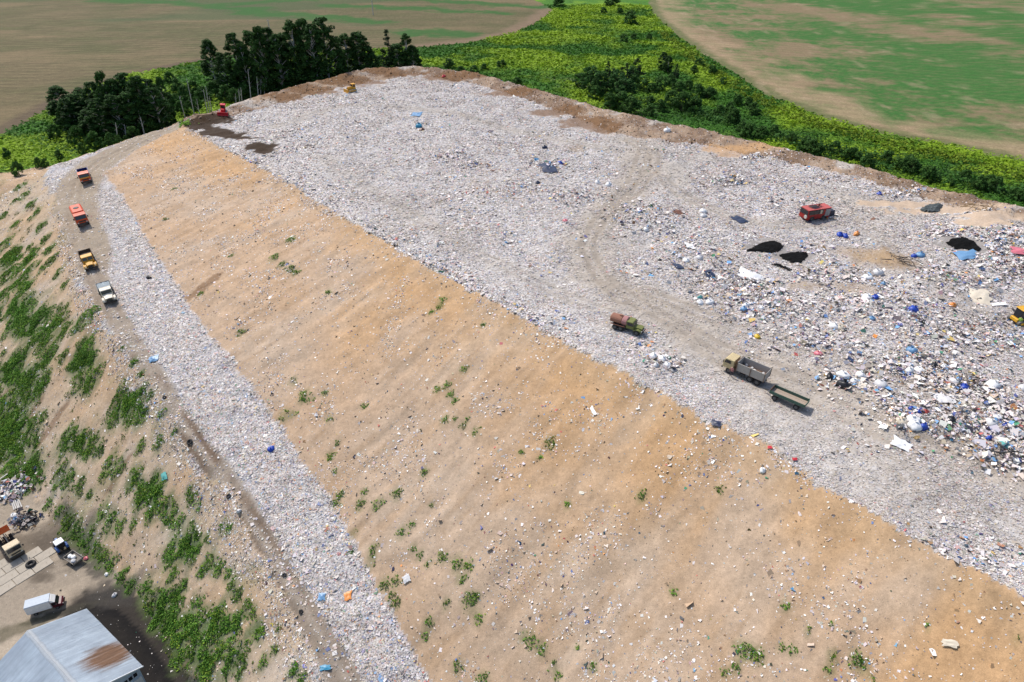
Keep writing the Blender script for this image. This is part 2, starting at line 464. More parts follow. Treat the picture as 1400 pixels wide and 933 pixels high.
# dark soil pushed by the red bulldozer, brown strip of the berm
for a in ((270, 172, 5, 4), (290, 182, 6, 5), (312, 185, 5, 3.5), (335, 190, 5, 2), (356, 200, 4, 4), (362, 208, 3, 2.5), (300, 163, 5, 4)):
    blot(*a, (0.038, 0.021, 0.010), 0.97, .25, 71, mask=notm, bare=1.0)
for a in ((420, 122, 14, 5), (390, 132, 8, 4), (470, 110, 15, 6), (540, 98, 14, 5), (620, 105, 16, 5), (700, 128, 12, 4), (760, 155, 10, 5), (800, 170, 8, 6), (828, 176, 5, 4), (470, 108, 10, 6)):
    blot(*a, (0.165, 0.088, 0.040), 0.9, .5, 72, bare=.9)
blot(352, 130, 8, 5, (0.40, 0.34, 0.28), .8)
for a in ((1300, 288, 14, 2.2), (1230, 280, 10, 2.2), (1360, 292, 8, 2.5), (1345, 303, 6, 3)):
    blot(*a, (0.46, 0.345, 0.245), 0.95, .3, 73, bare=.95)
for a in ((990, 205, 6, 5), (1040, 200, 8, 3), (985, 203, 3, 2.5)):
    blot(*a, (0.42, 0.25, 0.12), 0.8, .5, 74, bare=.8)
for a in ((788, 203, 2.5, 3), (1215, 355, 4, 5), (1180, 345, 6, 3), (1170, 395, 4, 3), (1100, 390, 3, 2), (1195, 352, 5, 4)):
    blot(*a, (0.25, 0.165, 0.09), 0.7, .8, 75, bare=.75)
blot(1190, 352, 5, 4, (0.36, 0.24, 0.12), .6, .8, bare=.6)
for a in ((1032, 340, 2.5, 2), (1045, 338, 3.2, 3), (1060, 337, 2.2, 2.4), (1075, 351, 2.5, 2.4), (1092, 351, 2.8, 2.6), (1302, 333, 2.6, 2.6), (1318, 333, 3, 3), (1332, 339, 2.4, 2.2)):
    blot(*a, (0.20, 0.18, 0.165), .8, .2, 75, bare=1.0)
# black pools of sludge, soaked ground
# oily black lanes beside the shed
for lane, wd_, sd_ in (([(118, 824, -30), (150, 818, -30), (178, 838, -30), (200, 862, -30), (224, 895, -30), (252, 940, -30), (290, 1000, -30)], 1.9, 76),
                       ([(112, 838, -30), (150, 848, -30), (176, 875, -30), (198, 905, -30), (222, 945, -30), (260, 1000, -30)], 2.3, 77)):
    dd_ = pdist(nx_, ny_, line(lane))
    wg_ = .97 * sstep(wd_ + .5, wd_ - .5, dd_ + (fbm(nx_, ny_, 1.6, sd_, 4) - .5) * 2.4) * (REG[ni] != 2)
    C[ni] = mix(C[ni], np.array((0.012, 0.011, 0.011)), wg_)
    wg_ = .38 * sstep(wd_ + 3, wd_, dd_ + (fbm(nx_, ny_, 3, sd_ + 9, 4) - .5) * 4) * (REG[ni] == 6)
    C[ni] = mix(C[ni], np.array((0.075, 0.062, 0.05)), wg_ * (wg_ > .02) * (dd_ > wd_ - .6))
blot(158, 812, 4, 2.4, (0.05, 0.045, 0.04), .8, .8)
blot(85, 838, 4.5, .8, (0.05, 0.045, 0.035), .9, .6, rot=.4)
blot(20, 862, 5, 1.2, (0.09, 0.08, 0.05), .7, .8, rot=.5)
for a in ((75, 735, 2.2, 4), (62, 745, 1.5, 3), (120, 735, 2, 3), (40, 770, 2, 2), (75, 725, 3, 4), (55, 785, 2, 2), (60, 790, 1.5, 1), (25, 745, 3, 3), (5, 775, 2, 2)):
    blot(*a, (0.105, 0.085, 0.065), 0.7, .7, 78)
for a in ((95, 735, 1.5, 6), (118, 752, 1.5, 3), (135, 775, 1.5, 3)):
    blot(*a, (0.05, 0.045, 0.04), 0.75, .6, 79, rot=.5)
# brown bare scars on the embankment and the slope
for a in ((40, 570, 4, .9), (70, 582, 5, .8), (270, 400, 3.5, 1), (288, 384, 3, 1), (163, 648, 3, .6), (10, 535, 5, 1)):
    blot(*a, (0.21, 0.13, 0.075), 0.8, .4, 80, rot=.8)

# weeds: (photo x, photo y, radius in photo pixels)
WEEDS = [(27, 255, 9), (33, 267, 9), (41, 281, 9), (48, 293, 9), (56, 311, 9), (62, 328, 9), (66, 343, 9), (71, 356, 9), (80, 374, 8), (88, 390, 7), (20, 275, 5), (4, 296, 8), (20, 308, 8),
         (5, 335, 14), (18, 346, 12), (10, 358, 14), (44, 350, 12), (48, 362, 8), (40, 338, 6), (8, 378, 14), (25, 388, 14), (38, 392, 10), (6, 402, 12),
         (30, 425, 20), (55, 432, 20), (82, 435, 16), (20, 440, 18), (60, 452, 20), (90, 448, 10), (70, 478, 20), (58, 470, 14), (86, 488, 10), (120, 474, 15), (128, 486, 9), (102, 497, 10), (128, 515, 16), (108, 520, 14), (118, 530, 10),
         (20, 500, 20), (40, 520, 18), (58, 528, 10), (30, 545, 20), (8, 562, 20), (48, 540, 14), (12, 600, 26), (42, 605, 16), (18, 635, 24), (45, 640, 16), (30, 660, 20), (20, 580, 20), (58, 571, 8),
         (163, 543, 16), (172, 556, 14), (182, 548, 8), (190, 570, 13), (176, 574, 10), (200, 562, 6), (97, 592, 12), (110, 602, 13), (124, 611, 13), (136, 616, 9), (118, 622, 8), (152, 632, 12), (163, 641, 10), (150, 644, 8), (140, 650, 6),
         (82, 648, 12), (94, 657, 12), (108, 667, 11), (122, 678, 6), (78, 662, 8), (184, 652, 12), (178, 662, 10), (195, 676, 13), (188, 690, 9), (226, 690, 12), (205, 670, 9), (212, 655, 7), (192, 612, 9), (217, 606, 9), (262, 682, 9), (270, 692, 7), (258, 672, 6),
         (168, 476, 5), (182, 496, 7), (193, 512, 6), (222, 566, 7), (238, 592, 5), (206, 540, 6), (120, 600, 8),
         (92, 716, 12), (104, 728, 13), (118, 738, 13), (130, 750, 12), (142, 762, 12), (152, 774, 10), (166, 788, 10), (178, 802, 9), (150, 712, 12), (164, 722, 10), (140, 700, 10), (182, 717, 6), (66, 690, 8), (80, 700, 8),
         (232, 706, 13), (242, 718, 12), (258, 738, 16), (270, 744, 10), (246, 752, 14), (232, 764, 12), (306, 720, 8), (313, 724, 5), (236, 786, 9), (252, 800, 8), (288, 768, 12), (298, 778, 10), (276, 782, 8), (312, 786, 9), (318, 800, 9), (325, 816, 9), (338, 828, 8), (345, 840, 7), (350, 858, 6),
         (198, 806, 12), (206, 818, 14), (216, 832, 14), (226, 845, 14), (236, 858, 14), (248, 872, 15), (260, 886, 15), (274, 898, 15), (290, 910, 15), (305, 922, 12), (258, 842, 9), (276, 838, 8), (300, 838, 10), (310, 850, 10), (318, 864, 9), (290, 872, 12), (310, 890, 14), (330, 905, 12), (334, 880, 9), (280, 930, 12),
         (356, 860, 7), (376, 888, 7), (402, 916, 9), (380, 860, 5), (412, 928, 8), (360, 906, 8)]
random.seed(11)
for cx_, cy_, rx_, ry_, k_ in ((25, 430, 60, 40, 30), (20, 360, 30, 30, 14), (20, 520, 40, 30, 22), (15, 600, 35, 45, 30), (35, 655, 25, 18, 10), (120, 500, 20, 25, 8), (178, 558, 22, 22, 8), (110, 605, 25, 14, 8), (205, 680, 25, 25, 8), (255, 750, 25, 18, 8), (235, 855, 40, 45, 26), (300, 850, 35, 35, 16), (290, 910, 40, 20, 14)):
    for _ in range(k_):
        q_ = (max(-12, random.gauss(cx_, rx_ * .5)), random.gauss(cy_, ry_ * .5), random.uniform(5, 14))
        v_ = at(q_[0], q_[1])
        if REG[np.searchsorted(GY, v_.y) * NX + np.searchsorted(GX, v_.x)] == 5:
            WEEDS.append(q_)
TUFTS = [(398, 328, 7), (375, 352, 7), (386, 362, 7), (396, 368, 7), (404, 373, 6), (449, 400, 5), (604, 411, 6), (600, 420, 5), (590, 427, 4), (660, 445, 4), (400, 522, 6), (415, 540, 8), (425, 546, 6), (412, 548, 6), (444, 538, 5), (390, 568, 9), (402, 566, 5), (450, 572, 6), (498, 556, 5),
         (598, 533, 6), (612, 526, 6), (616, 540, 6), (622, 548, 6), (634, 506, 6), (608, 574, 6), (622, 573, 4), (633, 582, 5), (650, 590, 6), (639, 574, 4), (452, 624, 7), (462, 606, 4), (458, 644, 4), (460, 686, 8), (466, 676, 6), (492, 690, 7), (498, 672, 6), (516, 690, 8), (543, 676, 8), (580, 646, 6), (590, 690, 4), (752, 606, 8), (713, 620, 5),
         (877, 678, 7), (985, 670, 6), (776, 690, 5), (738, 626, 4), (550, 726, 8), (563, 718, 5), (565, 750, 5), (574, 760, 5), (482, 730, 6), (510, 752, 8), (507, 770, 7), (480, 755, 5), (526, 800, 8), (540, 796, 8), (541, 825, 8), (535, 815, 6), (604, 762, 8), (624, 772, 9), (640, 774, 8), (630, 792, 8), (585, 772, 5), (610, 824, 6), (642, 822, 11), (655, 846, 7), (650, 815, 6), (586, 852, 7), (582, 870, 5), (625, 912, 8), (660, 928, 8), (725, 878, 9), (740, 888, 8), (758, 912, 7), (715, 870, 6), (762, 924, 6), (790, 885, 4), (810, 912, 6),
         (1013, 888, 9), (1026, 892, 9), (1036, 899, 9), (1008, 912, 7), (990, 920, 6), (1070, 886, 6), (1084, 889, 6), (1137, 896, 6), (1170, 903, 11), (1178, 908, 8), (1133, 916, 6), (1189, 928, 6), (1104, 862, 5), (1136, 854, 4), (1268, 855, 4), (920, 810, 6), (1075, 830, 6), (1390, 872, 5), (238, 258, 4), (330, 455, 6), (316, 350, 4), (226, 300, 4), (275, 402, 5)]
for n_w, (a, b, r) in enumerate(WEEDS + TUFTS):
    c = at(a, b)
    rw = r * mpp(c)
    if c.y < 320:
        blot(a, b, rw * .95, rw * 1.3, (0.080, 0.120, 0.034), .6 if n_w < len(WEEDS) else .38, .9, 81)
# green meadow details near the right clump
for a in ((830, 80, 16, 16), (870, 95, 16, 14), (900, 100, 14, 12), (780, 85, 10, 10)):
    blot(*a, (0.04, 0.13, 0.03), .85, .8, 82)
for a in ((800, 118, 9, 4), (765, 108, 8, 3), (905, 98, 4, 7), (860, 150, 12, 3), (880, 155, 10, 4)):
    blot(*a, (0.19, 0.17, 0.12), .6, .9, 83)
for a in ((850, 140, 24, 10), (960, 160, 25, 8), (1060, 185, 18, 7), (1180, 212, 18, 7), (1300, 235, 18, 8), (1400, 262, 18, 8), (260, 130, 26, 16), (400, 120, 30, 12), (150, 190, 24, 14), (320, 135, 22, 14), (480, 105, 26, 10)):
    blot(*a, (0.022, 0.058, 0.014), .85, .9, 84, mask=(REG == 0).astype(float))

# ------------------------------------------------------------------ materials
MATS = {}
def newmat(name):
    m = bpy.data.materials.new(name)
    m.use_nodes = True
    return m, m.node_tree, m.node_tree.nodes['Principled BSDF']

def node(nt, typ, **kw):
    n = nt.nodes.new(typ)
    for k, v in kw.items():
        setattr(n, k, v)
    return n

def noise(nt, scale, detail=4, rough=.6, vec=None):
    n = node(nt, 'ShaderNodeTexNoise')
    n.inputs['Scale'].default_value = scale
    n.inputs['Detail'].default_value = detail
    n.inputs['Roughness'].default_value = rough
    if vec is not None:
        nt.links.new(vec, n.inputs['Vector'])
    return n

def ramp(nt, src, stops):
    r = node(nt, 'ShaderNodeValToRGB')
    while len(r.color_ramp.elements) < len(stops):
        r.color_ramp.elements.new(0.5)
    for e, (p, c) in zip(r.color_ramp.elements, stops):
        e.position = p
        e.color = (*c, 1) if len(c) == 3 else c
    nt.links.new(src, r.inputs[0])
    return r

def mixc(nt, fac, a, b, blend='MIX'):
    m = node(nt, 'ShaderNodeMix', data_type='RGBA', blend_type=blend)
    for sock, v in ((m.inputs[0], fac), (m.inputs[6], a), (m.inputs[7], b)):
        if isinstance(v, (int, float)):
            sock.default_value = v
        elif isinstance(v, tuple):
            sock.default_value = (*v, 1)
        else:
            nt.links.new(v, sock)
    return m.outputs[2]

def bump(nt, bsdf, src, strength, dist):
    b = node(nt, 'ShaderNodeBump')
    b.inputs['Strength'].default_value = strength
    b.inputs['Distance'].default_value = dist
    nt.links.new(src, b.inputs['Height'])
    nt.links.new(b.outputs[0], bsdf.inputs['Normal'])

def ground_mat(name, speck, fine_amt, trash=0.0, bumpd=0.05, streak=None, rows=None):
    m, nt, b = newmat(name)
    tc = node(nt, 'ShaderNodeTexCoord').outputs['Object']
    vc_ = node(nt, 'ShaderNodeVertexColor', layer_name='soil')
    col = vc_.outputs[0]
    n1 = noise(nt, 1.7, 8, .75, tc)
    g = ramp(nt, n1.outputs[0], [(0.25, (1 - fine_amt,) * 3), (0.5, (1,) * 3), (0.75, (1 + fine_amt,) * 3)])
    c = mixc(nt, 1.0, col, g.outputs[0], 'MULTIPLY')
    nf = noise(nt, 9.0, 5, .8, tc)
    gf = ramp(nt, nf.outputs[0], [(.32, (.78, .77, .76)), (.5, (1, 1, 1)), (.68, (1.2, 1.2, 1.2))])
    c = mixc(nt, 1.0, c, gf.outputs[0], 'MULTIPLY')
    if streak:
        mp = node(nt, 'ShaderNodeMapping')
        mp.inputs['Scale'].default_value = streak
        nt.links.new(tc, mp.inputs[0])
        n2 = noise(nt, 1.0, 6, .7, mp.outputs[0])
        g2 = ramp(nt, n2.outputs[0], [(0.3, (.80, .80, .80)), (0.7, (1.2, 1.2, 1.2))])
        c = mixc(nt, 1.0, c, g2.outputs[0], 'MULTIPLY')
    if trash:
        v = node(nt, 'ShaderNodeTexVoronoi')
        v.inputs['Scale'].default_value = 4.2
        nt.links.new(tc, v.inputs['Vector'])
        sep = node(nt, 'ShaderNodeSeparateColor')
        nt.links.new(v.outputs['Color'], sep.inputs[0])
        pr = ramp(nt, sep.outputs[0], [(0.0, (.05, .05, .06)), (0.05, (.30, .27, .25)), (0.3, (.50, .47, .46)), (.48, (.66, .65, .66)), (.68, (.42, .36, .30)), (.8, (.50, .51, .58)), (.9, (.80, .79, .79)), (.965, (.16, .22, .42))])
        pr.color_ramp.interpolation = 'CONSTANT'
        tm_ = node(nt, 'ShaderNodeMath', operation='MULTIPLY')
        tm_.inputs[1].default_value = trash
        nt.links.new(vc_.outputs['Alpha'], tm_.inputs[0])
        c = mixc(nt, tm_.outputs[0], c, pr.outputs[0])
    if speck:
        v2 = node(nt, 'ShaderNodeTexVoronoi')
        v2.inputs['Scale'].default_value = 2.6
        nt.links.new(tc, v2.inputs['Vector'])
        lt = node(nt, 'ShaderNodeMath', operation='LESS_THAN')
        lt.inputs[1].default_value = 0.13
        nt.links.new(v2.outputs['Distance'], lt.inputs[0])
        sep2 = node(nt, 'ShaderNodeSeparateColor')
        nt.links.new(v2.outputs['Color'], sep2.inputs[0])
        pc = ramp(nt, sep2.outputs[1], [(0.0, (.12, .10, .08)), (.5, (.5, .46, .42)), (.75, (.2, .18, .15)), (.9, (.75, .74, .74))])
        pc.color_ramp.interpolation = 'CONSTANT'
        k = node(nt, 'ShaderNodeMath', operation='MULTIPLY')
        gt = node(nt, 'ShaderNodeMath', operation='GREATER_THAN')
        gt.inputs[1].default_value = 1 - speck
        nt.links.new(sep2.outputs[0], gt.inputs[0])
        nt.links.new(lt.outputs[0], k.inputs[0])
        nt.links.new(gt.outputs[0], k.inputs[1])
        c = mixc(nt, k.outputs[0], c, pc.outputs[0])
    if rows:
        mpr = node(nt, 'ShaderNodeMapping', vector_type='TEXTURE')
        mpr.inputs['Rotation'].default_value = (0, 0, rows[1])
        nt.links.new(tc, mpr.inputs[0])
        wv = node(nt, 'ShaderNodeTexWave')
        wv.inputs['Scale'].default_value = rows[0]
        wv.inputs['Distortion'].default_value = 2.5
        wv.inputs['Detail'].default_value = 3
        wv.inputs['Detail Scale'].default_value = .25
        nt.links.new(mpr.outputs[0], wv.inputs['Vector'])
        gr = ramp(nt, wv.outputs['Fac'], [(0.0, (1 - rows[2],) * 3), (.5, (1,) * 3), (1.0, (1 + rows[2],) * 3)])
        c = mixc(nt, 1.0, c, gr.outputs[0], 'MULTIPLY')
    nt.links.new(c, b.inputs['Base Color'])
    b.inputs['Roughness'].default_value = 0.95
    b.inputs['Specular IOR Level'].default_value = 0.12
    bump(nt, b, n1.outputs[0], 0.8, bumpd)
    return m

def card_mat(name, rough=.7, transl=0.0, attr='tint', spec=.2):
    m, nt, b = newmat(name)
    col = node(nt, 'ShaderNodeVertexColor', layer_name=attr).outputs[0]
    nt.links.new(col, b.inputs['Base Color'])
    b.inputs['Roughness'].default_value = rough
    b.inputs['Specular IOR Level'].default_value = spec
    if transl:
        t = node(nt, 'ShaderNodeBsdfTranslucent')
        nt.links.new(col, t.inputs[0])
        mx = node(nt, 'ShaderNodeMixShader')
        mx.inputs[0].default_value = transl
        nt.links.new(b.outputs[0], mx.inputs[1])
        nt.links.new(t.outputs[0], mx.inputs[2])
        nt.links.new(mx.outputs[0], nt.nodes['Material Output'].inputs[0])
    return m

def solid(name, col, rough=.6, wear=.0, wearcol=(.16, .10, .06), metal=0.0, scale=2.5, bumpd=0.0, var=.12, spec=.4):
    if name in MATS:
        return MATS[name]
    m, nt, b = newmat(name)
    tc = node(nt, 'ShaderNodeTexCoord').outputs['Object']
    n = noise(nt, scale, 8, .7, tc)
    g = ramp(nt, n.outputs[0], [(0.3, (1 - var,) * 3), (0.7, (1 + var,) * 3)])
    c = mixc(nt, 1.0, col, g.outputs[0], 'MULTIPLY')
    if wear:
        n2 = noise(nt, scale * 1.9, 8, .72, tc)
        f = ramp(nt, n2.outputs[0], [(max(0.0, .70 - wear * .5), (0,) * 3), (max(0.05, .80 - wear * .4), (1,) * 3)])
        c = mixc(nt, f.outputs[0], c, wearcol)
    nt.links.new(c, b.inputs['Base Color'])
    b.inputs['Roughness'].default_value = rough
    b.inputs['Metallic'].default_value = metal
    b.inputs['Specular IOR Level'].default_value = spec
    if bumpd:
        bump(nt, b, n.outputs[0], .7, bumpd)
    MATS[name] = m
    return m

# ------------------------------------------------------------------ tagging
def tag(o, label=None, cat=None, group=None, kind=None):
    if label: o['label'] = label
    if cat: o['category'] = cat
    if group: o['group'] = group
    if kind: o['kind'] = kind
    return o

def link(name, me, mat=None, parent=None):
    o = bpy.data.objects.new(name, me)
    COL.objects.link(o)
    if mat is not None and me is not None and not me.materials:
        me.materials.append(mat)
    if parent is not None:
        o.parent = parent
    return o

# ------------------------------------------------------------------ terrain sheets
NZ = Z.ravel()
LIT = np.where(REG == 1, np.clip(1 - 1.05 * soilw - PR, 0.06, 1), np.where(REG == 3, np.clip(1 - roadw, .12, 1), 1.0)) * (1 - BARE)
CC = np.concatenate([np.clip(C, 0, 1), LIT[:, None]], 1).astype(np.float32)
jj, ii = np.meshgrid(np.arange(NY - 1), np.arange(NX - 1), indexing='ij')
q = np.stack([jj * NX + ii, jj * NX + ii + 1, (jj + 1) * NX + ii + 1, (jj + 1) * NX + ii], -1).reshape(-1, 4)
freg = REG[q[:, 0]]
def sheet(name, k, mat, label):
    f = q[freg == k]
    u, inv = np.unique(f, return_inverse=True)
    me = bpy.data.meshes.new(name)
    me.vertices.add(len(u))
    me.vertices.foreach_set('co', np.stack([XF[u], YF[u], NZ[u]], -1).astype(np.float32).ravel())
    me.loops.add(len(f) * 4)
    me.loops.foreach_set('vertex_index', inv.reshape(-1).astype(np.int32))
    me.polygons.add(len(f))
    me.polygons.foreach_set('loop_start', np.arange(0, len(f) * 4, 4, dtype=np.int32))
    me.polygons.foreach_set('use_smooth', np.ones(len(f), bool))
    me.update(calc_edges=True)
    ca = me.color_attributes.new('soil', 'FLOAT_COLOR', 'POINT')
    ca.data.foreach_set('color', CC[u].ravel())
    o = link(name, me, mat)
    tag(o, label, None, None, 'structure')
    return o
sheet('meadow', 0, ground_mat('meadow_ground', 0, .45, 0, .15), 'yellow green weedy meadow behind the landfill mound')
sheet('plateau', 1, ground_mat('rubbish_ground', 0, .22, .55, .10), 'flat landfill top covered with pale compacted rubbish')
sheet('slope', 2, ground_mat('earth_slope', .45, .26, 0, .06), 'long tan and orange earth slope of the landfill')
sheet('access_road', 3, ground_mat('ramp_ground', .3, .25, .32, .08), 'rutted haul road and rubbish bench along the slope foot')
sheet('berm', 4, ground_mat('berm_ground', .4, .35, .10, .10), 'brown earth berm along the back rim of the mound')
sheet('embankment', 5, ground_mat('bank_ground', .5, .28, .05, .07), 'weedy outer bank below the haul road')
sheet('yard', 6, ground_mat('yard_ground', .3, .25, 0, .05), 'bare dirt yard with oily tracks beside the shed')
sheet('field', 7, ground_mat('field_tan', 0, .35, 0, .08, (.35, .9, 1), (.055, 1.45, .045)), 'bare tan field with green bands beyond the wood')
sheet('field.001', 8, ground_mat('field_green', 0, .38, 0, .08, (.5, .7, 1), (.045, 1.15, .055)), 'patchy green and tan field at the upper right')

# ------------------------------------------------------------------ scattered cards (rubbish, leaves) as joined stuff
def slope_of(x, y):
    e = 0.8
    return (height(x + e, y) - height(x - e, y)) / (2 * e), (height(x, y + e) - height(x, y - e)) / (2 * e)

def cards(name, x, y, z, sx, sy, col, tilt, mat, label=None, parent=None, normal=None, bend=.35, kind='stuff', me_only=False):
    """bent quads: four corners each, two of them lifted"""
    n = len(x)
    yaw = R.uniform(0, 2 * PI, n)
    if normal is None:
        gx, gy = slope_of(x, y)
        nv = np.stack([-gx, -gy, np.ones(n)], -1)
    else:
        nv = normal.copy()
    nv = nv / np.linalg.norm(nv, axis=1, keepdims=True) + R.normal(0, 1, (n, 3)) * np.asarray(tilt).reshape(-1, 1)
    nv /= np.linalg.norm(nv, axis=1, keepdims=True)
    ref = np.stack([np.cos(yaw), np.sin(yaw), np.zeros(n)], -1)
    u = ref - nv * (ref * nv).sum(1, keepdims=True)
    u /= np.linalg.norm(u, axis=1, keepdims=True) + 1e-9
    v = np.cross(nv, u)
    c = np.stack([x, y, z], -1)
    V = np.empty((n, 4, 3))
    for k, (a, b_) in enumerate(((-1, -1), (1, -1), (1, 1), (-1, 1))):
        ja, jb = R.uniform(.55, 1.15, n), R.uniform(.55, 1.15, n)
        V[:, k] = c + u * (a * sx * ja)[:, None] + v * (b_ * sy * jb)[:, None] + nv * ((bend * sx * (1 if k % 2 else -.3)) * R.uniform(.2, 1, n))[:, None]
    me = bpy.data.meshes.new(name)
    me.vertices.add(n * 4)
    me.vertices.foreach_set('co', V.astype(np.float32).ravel())
    me.loops.add(n * 4)
    me.loops.foreach_set('vertex_index', np.arange(n * 4, dtype=np.int32))
    me.polygons.add(n)
    me.polygons.foreach_set('loop_start', np.arange(0, n * 4, 4, dtype=np.int32))
    me.update(calc_edges=True)
    ca = me.color_attributes.new('tint', 'FLOAT_COLOR', 'POINT')
    cc = np.concatenate([np.clip(col, 0, 1), np.ones((n, 1))], 1).astype(np.float32)
    ca.data.foreach_set('color', np.repeat(cc, 4, 0).ravel())
    if me_only:
        me.materials.append(mat)
        return me
    o = link(name, me, mat, parent)
    if kind: o['kind'] = kind
    if label: o['label'] = label
    return o

PAL = np.array([(.76, .74, .72), (.62, .60, .60), (.48, .455, .44), (.56, .51, .46), (.42, .355, .29), (.52, .53, .59), (.28, .255, .24), (.10, .14, .34), (.035, .035, .045),
                (.50, .14, .12), (.60, .42, .40), (.14, .32, .58), (.07, .24, .14), (.62, .48, .16), (.62, .28, .10), (.28, .17, .10), (.055, .07, .13)])
PW = np.array([.15, .17, .18, .14, .14, .075, .05, .022, .034, .008, .02, .014, .004, .005, .005, .018, .012])
PW2 = np.array([.24, .15, .11, .09, .08, .09, .05, .035, .04, .014, .025, .035, .012, .012, .012, .03, .035])   # freshly tipped, more colourful
def colours(n, p):
    c = PAL[R.choice(len(PAL), n, p=p / p.sum())]
    return np.clip(c * np.array((1.08, 1.02, .985)) * R.uniform(.75, 1.15, (n, 1)) + R.normal(0, .018, (n, 3)), 0.01, .86)

rub = card_mat('rubbish_cards', .55, 0, 'tint', .3)
leafm = card_mat('leaf_cards', .75, .22, 'tint', .12)
def sample(mask_flat, n, dens_fn=None):
    """random ground points inside a region, optionally thinned"""
    idx = np.nonzero(mask_flat)[0]
    area = np.outer(np.gradient(GY), np.gradient(GX)).ravel()[idx]
    p = area if dens_fn is None else area * dens_fn[idx]
    k = R.choice(idx, n, p=p / p.sum())
    jx, jy = np.gradient(GX)[k % NX], np.gradient(GY)[k // NX]
    return XF[k] + R.uniform(-.5, .5, n) * jx, YF[k] + R.uniform(-.5, .5, n) * jy

# visible part only: inside a generous view cone
cone = (np.abs(XF) < 0.86 * (YF + 22)) & (YF > 20)
GCI = lambda x, y: C[np.clip(np.searchsorted(GY, y), 0, NY - 1) * NX + np.clip(np.searchsorted(GX, x), 0, NX - 1)]
def dusty(col, x, y, lo, hi, seed=230):
    ix_ = np.clip(np.searchsorted(GY, y), 0, NY - 1) * NX + np.clip(np.searchsorted(GX, x), 0, NX - 1)
    k = (lo + (hi - lo) * fbm(x, y, 6, seed, 4) + .55 * np.maximum(soilw, PR)[ix_])[:, None] * R.uniform(.6, 1.3, (len(x), 1))
    return col * (1 - np.clip(k, 0, 1)) + GCI(x, y) * np.clip(k, 0, 1)
dens_p = (1 - BARE) ** 3 * (1 - .85 * PR) * (1 - .75 * soilw) * (0.55 + 0.9 * sstep(.35, .65, N2)) * np.clip(70 / np.maximum(YF, 40), .35, 1.5) * (1 + 1.0 * sstep(3.2, .6, DE))
n = 360000
x, y = sample(m_plat & cone, n, dens_p)
s = np.clip(R.lognormal(-2.68, .42, n), .035, .19) * np.clip(y / 90, .85, 1.7)
cards('compacted_rubbish', x, y, height(x, y) + .05, s * R.uniform(.7, 1.4, n), s, dusty(colours(n, PW), x, y, .0, .45), .12, rub, 'pale compacted rubbish strewn over the landfill top')
# larger torn film and bags, gathered in drifts
drift = (1 - BARE) * (1 - .9 * soilw) * sstep(.50, .72, fbm(XF, YF, 7, 231, 4)) * (.5 + 1.5 * sstep(4, .5, DE))
n = 11000
x, y = sample(m_plat & cone, n, drift)
s = np.clip(R.lognormal(-2.0, .5, n), .08, .45)
cards('torn_film', x, y, height(x, y) + .1, s * R.uniform(.8, 1.8, n), s * .8, colours(n, PW2), .3, rub, 'larger torn plastic film lying in drifts on the landfill top')
# looser, more colourful heaps
HEAPS = [(620, 212, 5, 3, 500), (742, 225, 6, 5, 900), (640, 225, 6, 4, 400), (715, 260, 6, 5, 500), (785, 268, 9, 5, 700), (880, 295, 9, 9, 1500), (990, 245, 5, 3, 700), (1025, 215, 7, 3, 500), (960, 345, 9, 8, 900), (1000, 385, 10, 8, 1500),
         (1060, 420, 10, 8, 1700), (1140, 380, 9, 6, 1200), (1190, 410, 10, 8, 1800), (1110, 345, 6, 4, 500), (1300, 380, 8, 8, 1600), (1350, 340, 7, 8, 2200), (1390, 320, 6, 8, 2200), (1395, 370, 6, 7, 1800), (1290, 318, 6, 3, 800), (1235, 266, 6, 2.5, 700), (1335, 288, 6, 3, 600),
         (1240, 500, 7, 6, 1300), (1320, 520, 7, 6, 1500), (1380, 570, 5, 7, 1800), (1250, 565, 6, 5, 1300), (1160, 520, 5, 4, 500), (1310, 575, 5, 4, 800), (1270, 450, 8, 6, 1300), (1370, 460, 7, 6, 1500), (1370, 620, 5, 5, 900), (1120, 470, 9, 6, 900), (905, 495, 3, 2, 250), (1045, 400, 5, 4, 700), (1128, 298, 2.5, 1.5, 260), (575, 170, 4, 2.5, 150), (1000, 250, 4, 2, 300)]
X, Y, S = [], [], []
for a, b, rx, ry, k in HEAPS:
    k = int(k * .75)
    c = at(a, b)
    X.append(c.x + R.normal(0, rx * .5, k)); Y.append(c.y + R.normal(0, ry * .5, k)); S.append(np.clip(R.lognormal(-2.25, .6, k), .05, .5))
x, y, s = map(np.concatenate, (X, Y, S))
k = BARE[np.clip(np.searchsorted(GY, y), 0, NY - 1) * NX + np.clip(np.searchsorted(GX, x), 0, NX - 1)] < .3
x, y, s = x[k], y[k], s[k]
cards('tipped_rubbish', x, y, height(x, y) + .12 + R.uniform(0, .25, len(x)), s * R.uniform(.7, 1.5, len(x)), s, colours(len(x), PW2), .4, rub, 'freshly tipped loose colourful rubbish in heaps')
